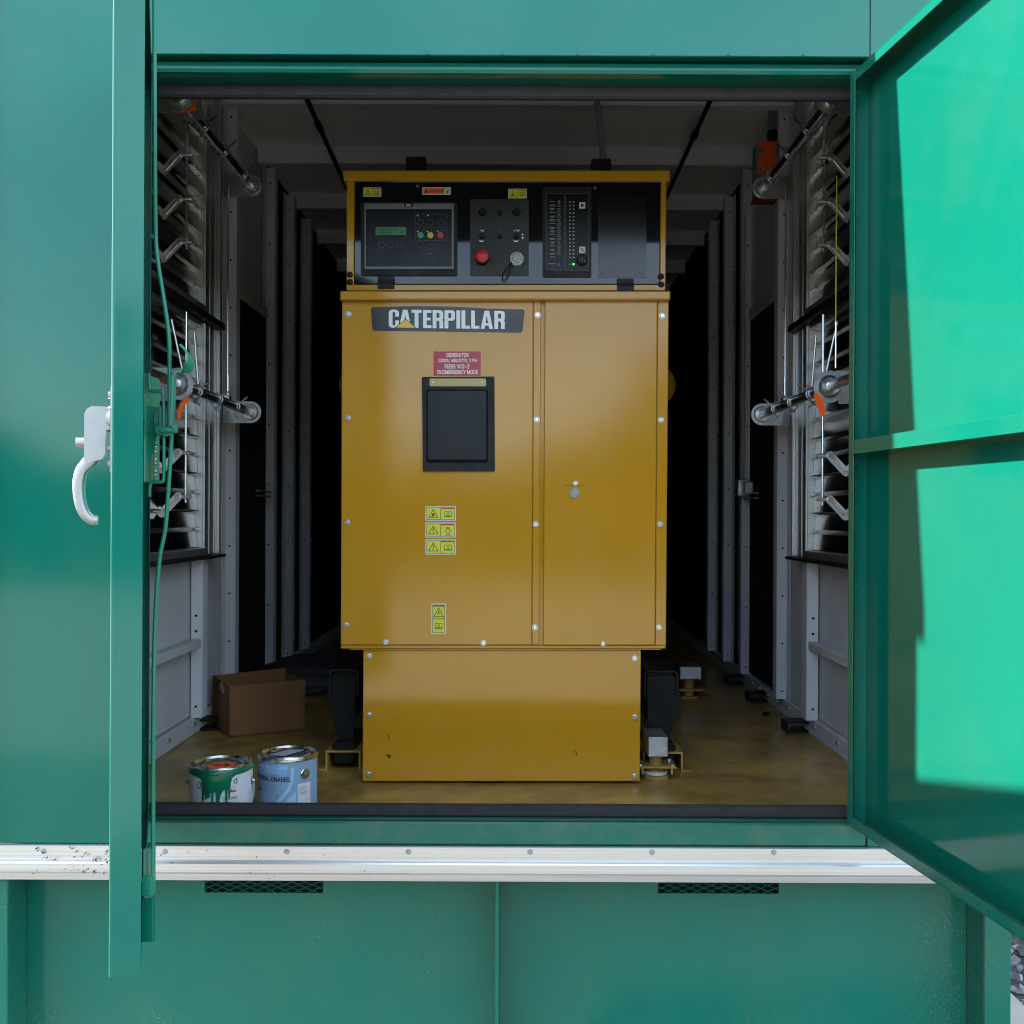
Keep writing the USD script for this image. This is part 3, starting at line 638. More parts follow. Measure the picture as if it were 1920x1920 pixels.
# lower box
g('lower_panel', panel(681, 1202, 1218.5, 1465, 679.5, 1199.5, d=G + .012, th=.012), M_yellow, label='lower front panel with a few scratches')
g('lower_box', ppx(683, 1198, 1218, 1462, G + .0245, .5, .002), M_yellow)
for a, b in ((692.5, 1230), (692, 1340), (691, 1451), (1190, 1234.5), (1190.5, 1344.5), (1189.5, 1455)):
    c = P(a, b, G + .012); g('bolt', hexbolt((c[0], YG + .012, c[2]), .0072), M_zinc)
def blot(px, py, w, h, d):
    k = 9; ang = np.linspace(0, 2 * np.pi, k, endpoint=False) + .3
    return pxpoly([(px + w * math.cos(t) * rng.uniform(.5, 1), py + h * math.sin(t) * rng.uniform(.5, 1)) for t in ang], d)
g('chip', [xz(blot(a, b, w, h, G + .012), YG + .0115, .0008) for a, b, w, h in ((728.5, 1381, 1.4, 6), (730, 1418.5, 4, 5.5), (727, 1416, 5, 2), (1077, 1408, 1.4, 5), (1081, 1413.5, 1.8, 4))], M_chip)
g('foot', [ppx(686, 712, 1466, 1476, G + .05, .2)], M_black); g('foot', [ppx(1165, 1192, 1467, 1477, G + .05, .2)], M_black)
# control hood
dh = G + .006; yh = dh - CD
g('hood_cap', panel(642.5, 1257, 318.5, 337.5, 643.5, 1256.5, d=G - .006, th=.40, bev=.005), M_yellow)
g('hood_side', join(panel(650, 664.5, 338, 533, 649.5, 663.5, d=dh, th=.36, bev=.002)), M_yellow)
g('hood_side', join(panel(1239.5, 1249.5, 338, 533, 1237.5, 1248, d=dh, th=.36, bev=.002)), M_yellow)
g('hood_base', panel(649.5, 1247.5, 533.6, 544.6, d=dh, th=.30, bev=.002), M_yellow)
g('hood_back', ppx(655, 1244, 330, 540, dh + .12, .1), M_black)
DP = G + .010; YP = DP - CD                                           # control panel face
cp = g('control_panel', panel(665.5, 1238.5, 337, 532.6, 665, 1236.5, d=DP, th=.06, bev=.001), M_gloss, label='glossy black control panel')
def C(name, m, material, smooth=32, label=None): return g(name, m, material, smooth, label, cp)
def raised(px0, px1, py0, py1, h, material, name, r=.004, d=DP):
    return C(name, xz(pxrect(px0, px1, py0, py1, d, r), YP - h, h + .001), material)
def ring(poly, w): return poly.difference(poly.buffer(-w))
def disc(px, py, r, d=DP):
    c = P(px, py, d); return Point(c[0], c[2]).buffer(r * d / F_PX, quad_segs=6)
# controller
raised(677, 857.5, 380, 517.5, .007, M_plastic, 'controller_housing', .006)
C('controller_frame', xz(pxrect(684, 851, 383, 505.5, DP, .002).difference(pxrect(686.8, 847.5, 393.5, 501, DP, .001)).difference(pxpoly([(757, 380), (777, 380), (774, 390), (760, 390)], DP)), YP - .0085, .002), M_dgrey)
C('controller_face', xz(pxrect(686.9, 847.4, 393.6, 500.9, DP), YP - .0078, .0012), M_glass)
yc = YP - .0082
C('display', xz(pxrect(705, 762, 427, 442, DP, .001), yc - .0004, .0007), M_lcd)
C('display_text', [xz(pxrect(709 + 3.1 * k, 710.8 + 3.1 * k, y, y + 3.4, DP), yc - .0008, .0005) for k in range(15) for y in (430, 436) if rng.random() < .72], M_ink)
C('keypad_print', [xz(ring(pxrect(778.5, 838.5, 402.5, 428.5, DP), .0009), yc, .0004), xz(ring(pxrect(778.5, 838.5, 432.5, 452, DP), .0009), yc, .0004)]
  + [xz(ring(disc(x, y, 6), .0009), yc, .0004) for x, y in ((789, 418), (807, 418), (826.5, 418), (716, 460.5), (732.5, 460.5), (749.5, 460.5), (788.5, 460.5))]
  + [xz(ring(pxpoly([(807.5, 457), (828, 477), (807.5, 497), (787, 477)], DP), .0008), yc, .0004), xz(ring(pxrect(801.5, 813.5, 471, 483, DP, .002), .0008), yc, .0004),
     xz(disc(807.5, 477, 10.5).difference(disc(807.5, 477, 10)), yc, .0004), fitted('OK', 804, 811, 475, 479, DP, yc, .0004)], M_faint)
C('indicator', [xz(disc(x, y, 1.3), yc, .0005) for x, y in ((783.5, 405.5), (802.5, 405.5), (783.5, 435.5), (802, 435.5), (821, 435.5))], M_white)
for x, m in ((789, M_greenbtn), (807.5, M_yelbtn), (826.5, M_red)): C('button', xz(disc(x, 442.5, 5.7), yc - .0012, .0016), m)
C('maker_mark', [fitted('[m]', 762, 770, 384, 389, DP, YP - .0092, .0005)], M_white)
C('cap_screw', [xz(disc(x, 510, 3), YP - .0078, .001) for x in (700.5, 765.5, 830.5)], M_black)
# middle plate with switches
raised(881.5, 991.5, 374, 517.5, .003, M_plate, 'switch_plate', .001)
ym = YP - .003
for x, y, r in ((904.5, 398, 8), (937, 400.5, 4.6), (968.5, 398, 8), (904.5, 443.5, 5.5), (937, 443.5, 4.6), (969, 443.5, 5.5)):
    c = P(x, y, DP); k = r * DP / F_PX
    C('knob', join(cyl((c[0], ym - .012, c[2]), k * .8, .0125, 'y', 20, k), bx(c[0] - k * .12, c[0] + k * .12, ym - .0135, ym - .011, c[2] - k * .7, c[2] + k * .7)), M_black)
C('switch_marks', [fitted('Hz', 901.5, 907.5, 431, 435, DP, ym - .0003, .0004), fitted('~V', 962.5, 975, 430.5, 435, DP, ym - .0003, .0004), xz(pxpoly([(977.5, 442), (980, 437.5), (982, 442)], DP), ym - .0003, .0004), xz(pxpoly([(977.5, 445), (980, 449.5), (982, 445)], DP), ym - .0003, .0004)]
  + [xz(pxpoly([(x - 5, 451), (x, 452.2), (x + 4.5, 451), (x + 3, 453.3), (x, 454.2), (x - 4, 453.6)], DP), ym - .0003, .0004) for x in (903.5, 968)], M_white)
C('switch_icons', [xz(ring(disc(x, y, 2.4), .0008), ym - .0002, .0003) for x, y in ((896.5, 389.5), (931.5, 389.5), (961.5, 389.5), (937, 432.5))], M_faint)
def fc(x, y, d=DP): c = P(x, y, d); return c[0], c[2]
x, z = fc(904.5, 484); C('stop_button', lathe([(0, .034), (.014, .033), (.0205, .029), (.0212, .022), (.017, .019), (.012, .015), (.012, 0), (0, 0)], (x, ym, z), 28, 'y') if False else
    lathe([(0, -.034), (.014, -.033), (.0205, -.029), (.0212, -.022), (.017, -.019), (.012, -.015), (.012, 0), (0, 0)], (x, ym, z), 28, 'y'), M_red)
C('stop_collar', lathe([(.0125, -.014), (.018, -.012), (.0205, 0), (0, 0), (0, -.014)], (x, ym, z - .004), 28, 'y'), M_black)
x, z = fc(969, 487); C('key_cover', join(lathe([(0, -.014), (.012, -.014), (.0135, -.012), (.0215, -.011), (.0225, -.008), (.0225, 0), (0, 0)], (x, ym, z), 28, 'y')), M_grey)
C('cover_screws', [hexbolt((x + .018 * math.cos(t), ym - .011, z + .018 * math.sin(t)), .002, washer=False) for t in (.8, 2.4, 3.95, 5.5)], M_zinc)
C('cord_loop', tube(curve([(*fc(959, 495),)] and [np.array([fc(a, b)[0], ym - .012, fc(a, b)[1]]) for a, b in ((960, 493), (953, 502), (945, 512), (941.5, 521), (944, 527), (949, 524), (954, 514), (958, 502), (961, 495))], 8), .0016, 6), M_black)
# annunciator
raised(1017.5, 1108.5, 352, 520, .007, M_plastic, 'annunciator_housing', .005)
ya = YP - .0075
C('annunciator_face', [xz(pxrect(1025, 1058, 365, 506.5, DP), ya, .0008), xz(pxrect(1061, 1103.5, 365, 507.5, DP), ya, .0008)], M_glass)
C('face_edging', [xz(ring(pxrect(1024.6, 1058.2, 364.6, 507, DP), .0008), ya - .0002, .0006), xz(ring(pxrect(1060.5, 1104, 364.2, 508, DP), .0008), ya - .0002, .0006)], M_dgrey)
leds, words = [], []
for k in range(16):
    y = 380 + 6.93 * k
    leds += [xz(pxrect(1067.3, 1070, y - 1, y + 1, DP), ya - .0008, .0008), xz(pxrect(1073.8, 1076.5, y - 1, y + 1, DP), ya - .0008, .0008)]
    w = rng.uniform(4, 6); words.append(xz(pxrect(1035.5 - w, 1035.5 + w, y - 1.6, y - .5, DP), ya - .0003, .0004)); 
    if k % 3: words.append(xz(pxrect(1035.5 - w * .7, 1035.5 + w * .6, y + .3, y + 1.4, DP), ya - .0003, .0004))
    if 0 < k < 15:
        c = disc(1047.8, y, 2.6); words.append(xz(ring(c, .0013) if k % 2 else ring(pxrect(1045, 1050.5, y - 2.2, y + 2, DP), .0013), ya - .0003, .0004))
words += [xz(pxrect(1028, 1041, 495, 496.4, DP), ya - .0003, .0004), xz(ring(pxpoly([(1047.5, 493.5), (1050.5, 499.5), (1044.5, 499.5)], DP), .001), ya - .0003, .0004), xz(pxrect(1066, 1070, 496, 497.4, DP), ya - .0003, .0004)]
C('led_rows', leds, plain('led_off', (0.42, 0.42, 0.36), 0.4)); C('alarm_words', words, plain('small_print', (0.24, 0.25, 0.25), 0.5))
C('red_mark', xz(disc(1048, 380, 3), ya - .0005, .0006), M_red)
C('running_light', xz(disc(1075, 496.5, 2.2), ya - .001, .0012), M_led)
for y, t in ((386.5, 0), (470, 1)):
    b = C('touch_button', xz(pxrect(1085.5, 1097, y - 6, y + 6, DP, .002), ya - .002, .0025), M_decalw)
    g('button_symbol', [xz(ring(disc(1091.2, y, 3), .0016), ya - .0024, .0006)] + ([xz(LineString([fc(1087, y - 4), fc(1095.5, y + 4)]).buffer(.0009), ya - .0024, .0006)] if t else [xz(pxrect(1089, 1093.5, y - 1.5, y + 2.5, DP), ya - .0024, .0006)]), M_ink, parent=cp)
x, z = fc(1090.5, 489.8); C('horn', lathe([(0, -.006), (.014, -.008), (.0175, -.005), (.0175, 0), (0, 0)], (x, ya, z), 26, 'y'), M_black)
C('horn_holes', [xz(disc(1090.5 + a, 489.8 + b, .8), ya - .0085, .001) for a, b in ((-4, -1), (1, -2), (0, 3), (5, 2))], M_grey)
C('cap_screw', [xz(disc(x, 513, 2.6), YP - .0078, .001) for x in (1025.5, 1101)], M_black)
# blank cover, screws, plugs, hinges
raised(1121.5, 1212, 368, 521, .0022, paint('satin_black', (0.006, 0.006, 0.007), 0.18, spec=0.5, coat=0.05), 'blank_cover', .003)
C('cover_screw', [xz(disc(x, 514, 1.3), YP - .0028, .001) for x in (1128.5, 1204)], M_black)
for a, b in ((783, 349), (1116, 352.5)):
    x, z = fc(a, b); C('panel_screw', lathe([(0, -.004), (.0035, -.0035), (.0055, 0), (0, 0)], (x, YP, z), 14, 'y'), M_zinc)
for a, b in ((656, 515), (656, 529), (1239.5, 518.5), (1239.5, 533.5)):
    c = P(a, b, dh); g('side_plug', lathe([(0, -.005), (.006, -.0045), (.0095, -.001), (.0098, 0), (0, 0)], (c[0], yh, c[2]), 18, 'y'), M_black)
for a, b in ((708.5, 518.5), (1157, 523)):
    m = [xz(pxrect(a, a + 31, b, b + 10, dh, .003), yh - .006, .02), xz(pxrect(a, a + 31, b + 12.5, b + 23, dh, .003), yh - .006, .006)]
    q0, q1 = P(a, b + 11.2, dh), P(a + 31, b + 11.2, dh)
    m.append(tube([(q0[0], yh - .007, q0[2]), (q1[0], yh - .007, q0[2])], .0042, 10))
    g('hinge', m, M_plastic)
# decals
def decal(px0, px1, py0, py1, d, y, kind, vertical=False, label=None):
    b = g('decal', xz(pxrect(px0, px1, py0, py1, d, .003), y - .0006, .0012), M_decalw, label=label)
    def D(n, m, mt): return g(n, m, mt, parent=b)
    w, h = px1 - px0, py1 - py0; m = .055 * min(w, h) + .8
    D('decal_field', xz(pxrect(px0 + m, px1 - m, py0 + m, py1 - m, d, .001), y - .0009, .0008), M_decal)
    k = [xz(ring(pxrect(px0 + m, px1 - m, py0 + m, py1 - m, d), .0014 if h > 22 else .001), y - .0013, .0008)]
    def tr_(cx, cy, s): return pxpoly([(cx, cy - s), (cx + s * 1.05, cy + s * .8), (cx - s * 1.05, cy + s * .8)], d)
    def book(cx, cy, s): return [xz(ring(pxrect(cx - s, cx - .6, cy - s * .7, cy + s * .6, d), .0016), y - .0013, .0008), xz(ring(pxrect(cx + .6, cx + s, cy - s * .7, cy + s * .6, d), .0016), y - .0013, .0008), xz(pxrect(cx - s, cx + s, cy + s * .6, cy + s * .8, d), y - .0013, .0008)]
    if vertical:
        mid = (py0 + py1) / 2
        k.append(xz(pxrect(px0 + m, px1 - m, mid - .6, mid + .6, d), y - .0013, .0008))
        cx = (px0 + px1) / 2; k.append(xz(ring(tr_(cx, mid - 11.5, 10), .0022), y - .0013, .0008)); k += [xz(pxpoly([(cx - 3, mid - 6), (cx, mid - 16), (cx + 4, mid - 6), (cx + 1, mid - 11)], d), y - .0013, .0008)]; k += book(cx, mid + 13, 7)
        D('decal_band', xz(pxrect(px0 + m + .8, px1 - m - .8, py0 + m + .6, py0 + m + 3.6, d), y - .0012, .0009), M_decalr)
    else:
        mx = (px0 + px1) / 2
        k.append(xz(pxrect(mx - .5, mx + .5, py0 + m, py1 - m, d), y - .0013, .0008))
        s = h * .33; cx = px0 + w * .26; cy = (py0 + py1) / 2 + .5
        k.append(xz(ring(tr_(cx, cy, s), .0022 if h > 22 else .0014), y - .0013, .0008))
        if kind in ('ex', 'eng'): k += [xz(pxrect(cx - .9, cx + .9, cy - s * .5, cy + s * .25, d), y - .0013, .0008), xz(disc(cx, cy + s * .5, 1.0, d), y - .0013, .0008)]
        else: k += [xz(pxpoly([(cx - s * .4, cy + s * .6), (cx - .5, cy - s * .3), (cx + s * .4, cy + s * .1), (cx, cy + s * .6)], d), y - .0013, .0008)]
        cx2 = px0 + w * .74
        if kind == 'eng': k += [xz(ring(disc(cx2, cy + 1.5, h * .17, d), .0022), y - .0013, .0008), xz(ring(pxrect(cx2 - 3, cx2 + 3, cy - 6, cy - 2.5, d), .0014), y - .0013, .0008), xz(pxrect(cx2 - 4.5, cx2 + 4.5, cy + 8.2, cy + 9.6, d), y - .0013, .0008)]
        else: k += book(cx2, cy + .5, h * .25)
        D('decal_band', xz(pxrect(mx + 1, px1 - m - .8, py0 + m + .6, py0 + m + max(1.6, h * .11), d), y - .0012, .0009), M_decalr)
    D('decal_symbol', k, M_decalk)
decal(797.5, 855, 949, 976.5, G, YG, 'hand', label='upper of three yellow warning decals')
decal(797.5, 855, 979.5, 1008, G, YG, 'eng', label='middle of three yellow warning decals')
decal(797.5, 855, 1011, 1040, G, YG, 'ex', label='lowest of three yellow warning decals')
decal(808.5, 836.5, 1131.5, 1189, G, YG, 'hand', True, label='upright yellow warning decal')
decal(681, 715, 351.5, 369, DP, YP, 'ex', label='yellow warning decal at the left end of the control panel')
decal(952.5, 988, 354, 372, DP, YP, 'hand', label='yellow warning decal above the switch plate')
b = g('warning_decal', xz(pxrect(791.5, 845.5, 351, 365.5, DP, .002), YP - .0006, .0012), M_decalw, label='orange and white warning decal')
g('warning_band', xz(pxrect(793.5, 833, 353, 363.5, DP), YP - .0009, .0006), M_orange, parent=b)
g('warning_text', [fitted('WARNING', 804, 830.5, 355.5, 361, DP, YP - .0012, .0005), xz(pxpoly([(799, 355), (803, 361.5), (795, 361.5)], DP), YP - .0012, .0005), xz(pxpoly([(836, 361), (842, 354.5), (840, 360), (843, 362.5)], DP), YP - .0009, .0005)], M_ink, parent=b)
# name badge
def L_(t, y): return P(t, y, G)
arc = [(695.5, 579.5), (697.5, 576)] + [(700 + 280 * t, 576 - 3.4 * math.sin(math.pi * min(1, t * 1.25)) + 4.0 * t) for t in np.linspace(0, 1, 15)] + [(983.5, 582.5), (983.5, 586), (980, 620), (976, 624), (702, 620.2), (698, 617)]
bp = pxpoly(arc, G).buffer(-.003).buffer(.003, quad_segs=5)
badge = g('name_badge', xz(bp, YG - .0008, .0014), M_logoink, label='dark name badge with white lettering and a yellow triangle')
def letter_polys():
    """condensed heavy capitals in a unit box, height 1; returns [(polygon, width)]"""
    W = .42; s = .155; out = {}
    R = lambda *a: sbox(*a)
    def rr(x0, y0, x1, y1, r): return R(x0 + r, y0 + r, x1 - r, y1 - r).buffer(r, quad_segs=5)
    o = rr(0, 0, W, 1, .17); i = rr(s, s * .85, W - s, 1 - s * .85, .05)
    out['C'] = (o.difference(i).difference(R(W - s - .02, .40, W + .1, .62)), W)
    out['A'] = (Polygon([(0, 0), (.155, 1), (.345, 1), (.5, 0), (.345, 0), (.32, .18), (.18, .18), (.155, 0)]).difference(Polygon([(.20, .32), (.30, .32), (.25, .74)])), .50)
    out['T'] = (R(0, .84, .42, 1).union(R(.21 - s / 2, 0, .21 + s / 2, 1)), .42)
    out['E'] = (unary_union([R(0, 0, s, 1), R(0, 0, .34, .16), R(0, .84, .34, 1), R(0, .43, .31, .58)]), .34)
    bowl = rr(-.2, .42, .43, 1, .15).intersection(R(0, 0, 1, 1)).difference(rr(s, .42 + .15, .43 - s, 1 - .15, .04))
    out['P'] = (R(0, 0, s, 1).union(bowl), .43)
    out['R'] = (unary_union([R(0, 0, s, 1), bowl, R(.43 - s, 0, .43, .40).union(Polygon([(.2, .5), (.38, .5), (.43, .40), (.43 - s, .34)]))]), .43)
    out['I'] = (R(0, 0, s, 1), s); out['L'] = (R(0, 0, s, 1).union(R(0, 0, .34, .16)), .34)
    return out
LT = letter_polys(); word = 'CATERPILLAR'; gap = .055; xs = 0; pls = []
for i, ch in enumerate(word):
    p, w = LT[ch]; kern = -.05 if ch in 'AT' and i < 3 else 0
    pls.append(affinity.translate(p, xs + kern, 0)); xs += w + gap + kern
tot = xs - gap
TRI = pxpoly([(761.5, 599.5), (779, 614.8), (742, 614.2)], G)
def map_word(p):
    cs = lambda ring_: [(lambda q: (q[0], q[2]))(P(729 + x / tot * 217.5, (614.5 + x / tot * 2.6) - z * (34.5 if False else 34.0), G)) for x, z in ring_.coords]
    return Polygon(cs(p.exterior), [cs(r) for r in p.interiors])
tb = TRI.buffer(.0022, join_style=2)
g('badge_letters', [xz(map_word(q).difference(tb), YG - .0014, .0008) for p in pls for q in getattr(p, 'geoms', [p])], M_white, parent=badge)
g('badge_triangle', xz(TRI, YG - .0014, .0008), M_logoyel, parent=badge)
# red label
rl = g('red_label', xz(pxrect(813, 901.5, 659, 704.5, G), YG - .0008, .0012), M_redlabel, label='red label with four lines of white lettering')
g('label_text', [fitted(t, a, b_, y0, y1, G, YG - .0030, .0026, True) for t, a, b_, y0, y1 in (('GENERATOR', 837, 879, 662, 670), ('1200A, 480/277V, 3 PH', 821.5, 894, 672.7, 680.7), ("FEEDS 'ATS-2'", 834, 881, 683.2, 691.2), ('IN EMERGENCY MODE', 819.5, 896, 693.8, 701.8))], M_white, parent=rl)
# document window
wn = g('window_frame', xz(pxpoly([(791.5, 707.5), (927, 706.5), (928, 884), (793.5, 884)], G).buffer(-.004).buffer(.004, quad_segs=4), YG - .008, .010), M_plastic)
pz = pxrect(803, 912, 734, 862, G, .006); y0 = YG - .008
def frustum(poly_out, poly_in, yo, yi):
    pts = [[x, yo, z] for x, z in poly_out.exterior.coords[:-1]] + [[x, yi, z] for x, z in poly_in.exterior.coords[:-1]]
    return trimesh.convex.convex_hull(np.array(pts))
g('window_pane', frustum(pxrect(800, 915, 731, 868, G, .008), pz, y0 - .0001, y0 - .010), M_glass, parent=wn)
npp = g('name_plate', xz(pxrect(806, 911.5, 710.5, 725, G, .003), y0 - .0025, .0026), M_tan, parent=wn)
g('plate_screws', [hexbolt((*[P(a, 717.5 + k, G)[0]], y0 - .0025, P(a, 717.5 + k, G)[2]), .0028, washer=False) for a, k in ((812.5, 0), (904, .5))], M_zinc, parent=wn)
# cam lock on the right panel
c = P(1077, 924.5, G); yk = YG - .003
g('cam_lock', join(lathe([(0, -.006), (.010, -.006), (.0165, -.003), (.0172, 0), (0, 0)], (c[0], yk, c[2]), 24, 'y'), *[cyl((c[0] + .0125 * math.cos(t), yk - .0055, c[2] + .0125 * math.sin(t)), .0014, .002, 'y', 8) for t in (.8, 2.4, 3.9, 5.5)]), M_grey)
c2 = P(1079, 906, G); g('bolt', hexbolt((c2[0], yk, c2[2]), .0065), M_zinc)
c3 = P(1079, 910, G); g('lock_slot', bx(c3[0] - .035, c3[0] + .03, yk - .0006, yk + .001, c3[2] - .0009, c3[2] + .0007), M_chip)
# engine and frame behind the cabinet
g('radiator', bx(GX - .86, GX + .86, dd(5.2) + .9, dd(5.2) + 1.6, ZF + .1, zr(1.35), .01), M_black)  # unseen black block added behind the set to keep the side passages dark
g('alternator', [ppx(668, 1228, 580, 1205, G + .57, 1.0, .02)], M_yellow)
for s, px in ((-1, 640), (1, 1253)):
    c = P(px, 722, G + 1.3)
    g('air_cleaner', lathe([(0, -.02), (.08, -.02), (.095, 0), (.095, .3), (.08, .32), (0, .32)], (c[0] - s * (.062 if s > 0 else .085), G + 1.3 - CD, c[2]), 30, 'y'), M_yellow)
g('roof_lug', ppx(761, 798, 293, 318, G + .15, .05, .003), M_black); g('roof_lug', ppx(1109, 1146, 297, 319, G + .15, .05, .003), M_black)
xR, xL = (P(1211, 1300, G + .15)[0], P(1276, 1300, G + .15)[0]), (P(668, 1300, G + .15)[0], P(612, 1300, G + .15)[0])
for s, (xa, xb) in ((1, xR), (-1, xL)):
    x0, x1 = min(xa, xb), max(xa, xb)
    zt_ = P(1240, 1256, G + .22)[2]
    y_ = YG + .20
    arch = unary_union([sbox(x0, zt_ - .09, x0 + .006, zt_ - .01), sbox(x1 - .006, zt_ - .09, x1, zt_ - .01), sbox(x0 + .01, zt_ - .006, x1 - .01, zt_), LineString([(x0 + .003, zt_ - .015), (x0 + .006, zt_ - .006), (x0 + .015, zt_ - .003)]).buffer(.003), LineString([(x1 - .003, zt_ - .015), (x1 - .006, zt_ - .006), (x1 - .015, zt_ - .003)]).buffer(.003)])
    g('base_rail', [xz(arch, y_, 2.6), bx(x0 + .012, x1 - .012, y_ + .03, y_ + 2.6, zt_ - .17, zt_ - .008, .004)], M_black)
    g('rail_gusset', xz(Polygon([(x0 + .012, zt_ - .02), (x1 - .01, zt_ - .02), (x1 + .012, zt_ - .09), (x1 - .002, zt_ - .15), (x1 - .03, zt_ - .24), (x0 + .02, zt_ - .24)]) if s > 0 else Polygon([(x1 - .012, zt_ - .02), (x0 + .01, zt_ - .02), (x0 - .012, zt_ - .09), (x0 + .002, zt_ - .15), (x0 + .03, zt_ - .24), (x1 - .02, zt_ - .24)]), y_ + .02, .02), M_black)
    g('rail_foot', bx(x0 + .012, x1 - .008, y_ - .02, y_ + .22, zt_ - .315, zt_ - .24, .012), M_black)
    # yellow saddle welded to the floor
    zs = ZF + .066; w = .006
    sad = unary_union([sbox(x0 - .006, zs - w, x1 + .012, zs), sbox(x0 - .006, ZF + .004, x0, zs), sbox(x1 + .006, ZF + .004, x1 + .012, zs), sbox(x0 - .03, ZF + .0005, x0, ZF + .0055), sbox(x1 + .006, ZF + .0005, x1 + .035, ZF + .0055)]).buffer(.002).buffer(-.002)
    g('saddle', xz(sad, y_ - .03, .25), M_floor)
# spring isolator at the right rail
c = P(1232, 1407, G + .06); xi, yi = c[0], G + .10 - CD
zi = ZF
iso = g('isolator', join(cyl((xi, yi, zi + .001), .044, .012, 'z', 28), lathe([(.036, 0), (.036, .008), (.03, .02), (.022, .022), (.02, .06), (0, .06), (0, 0)], (xi, yi, zi + .0125), 28), bx(xi - .062, xi + .062, yi - .05, yi + .05, zi + .040, zi + .047, .002),
    bx(xi - .05, xi - .044, yi - .048, yi + .048, zi + .022, zi + .041), bx(xi + .044, xi + .05, yi - .048, yi + .048, zi + .022, zi + .041)), M_floor, label='yellow spring isolator under a steel block')
g('isolator_pad', lathe([(.0365, 0), (.040, .001), (.040, .011), (.0365, .012)], (xi, yi, zi + .014), 28), M_decalw, parent=iso)
g('isolator_block', bx(xi - .031, xi + .034, yi - .052, yi + .09, zi + .078, zi + .142, .003), M_galv, parent=iso)
g('isolator_bolts', [hexbolt((xi + a, yi + b_, zi + .047), .007, 'z', 1) for a, b_ in ((-.052, -.036), (.05, -.036), (-.05, .036), (.05, .036))], M_zinc, parent=iso)
c = P(1291, 1240, 4.75)
for s in (1,):
    iso = g('isolator', join(cyl((c[0], dd(4.75), zi + .001), .044, .012, 'z', 24), cyl((c[0], dd(4.75), zi + .013), .024, .08, 'z', 20), bx(c[0] - .062, c[0] + .062, dd(4.7), dd(4.8), zi + .04, zi + .047)), M_floor)
    g('isolator_block', bx(c[0] - .05, c[0] + .05, dd(4.69), dd(4.85), zi + .095, zi + .155, .003), M_galv, parent=iso)

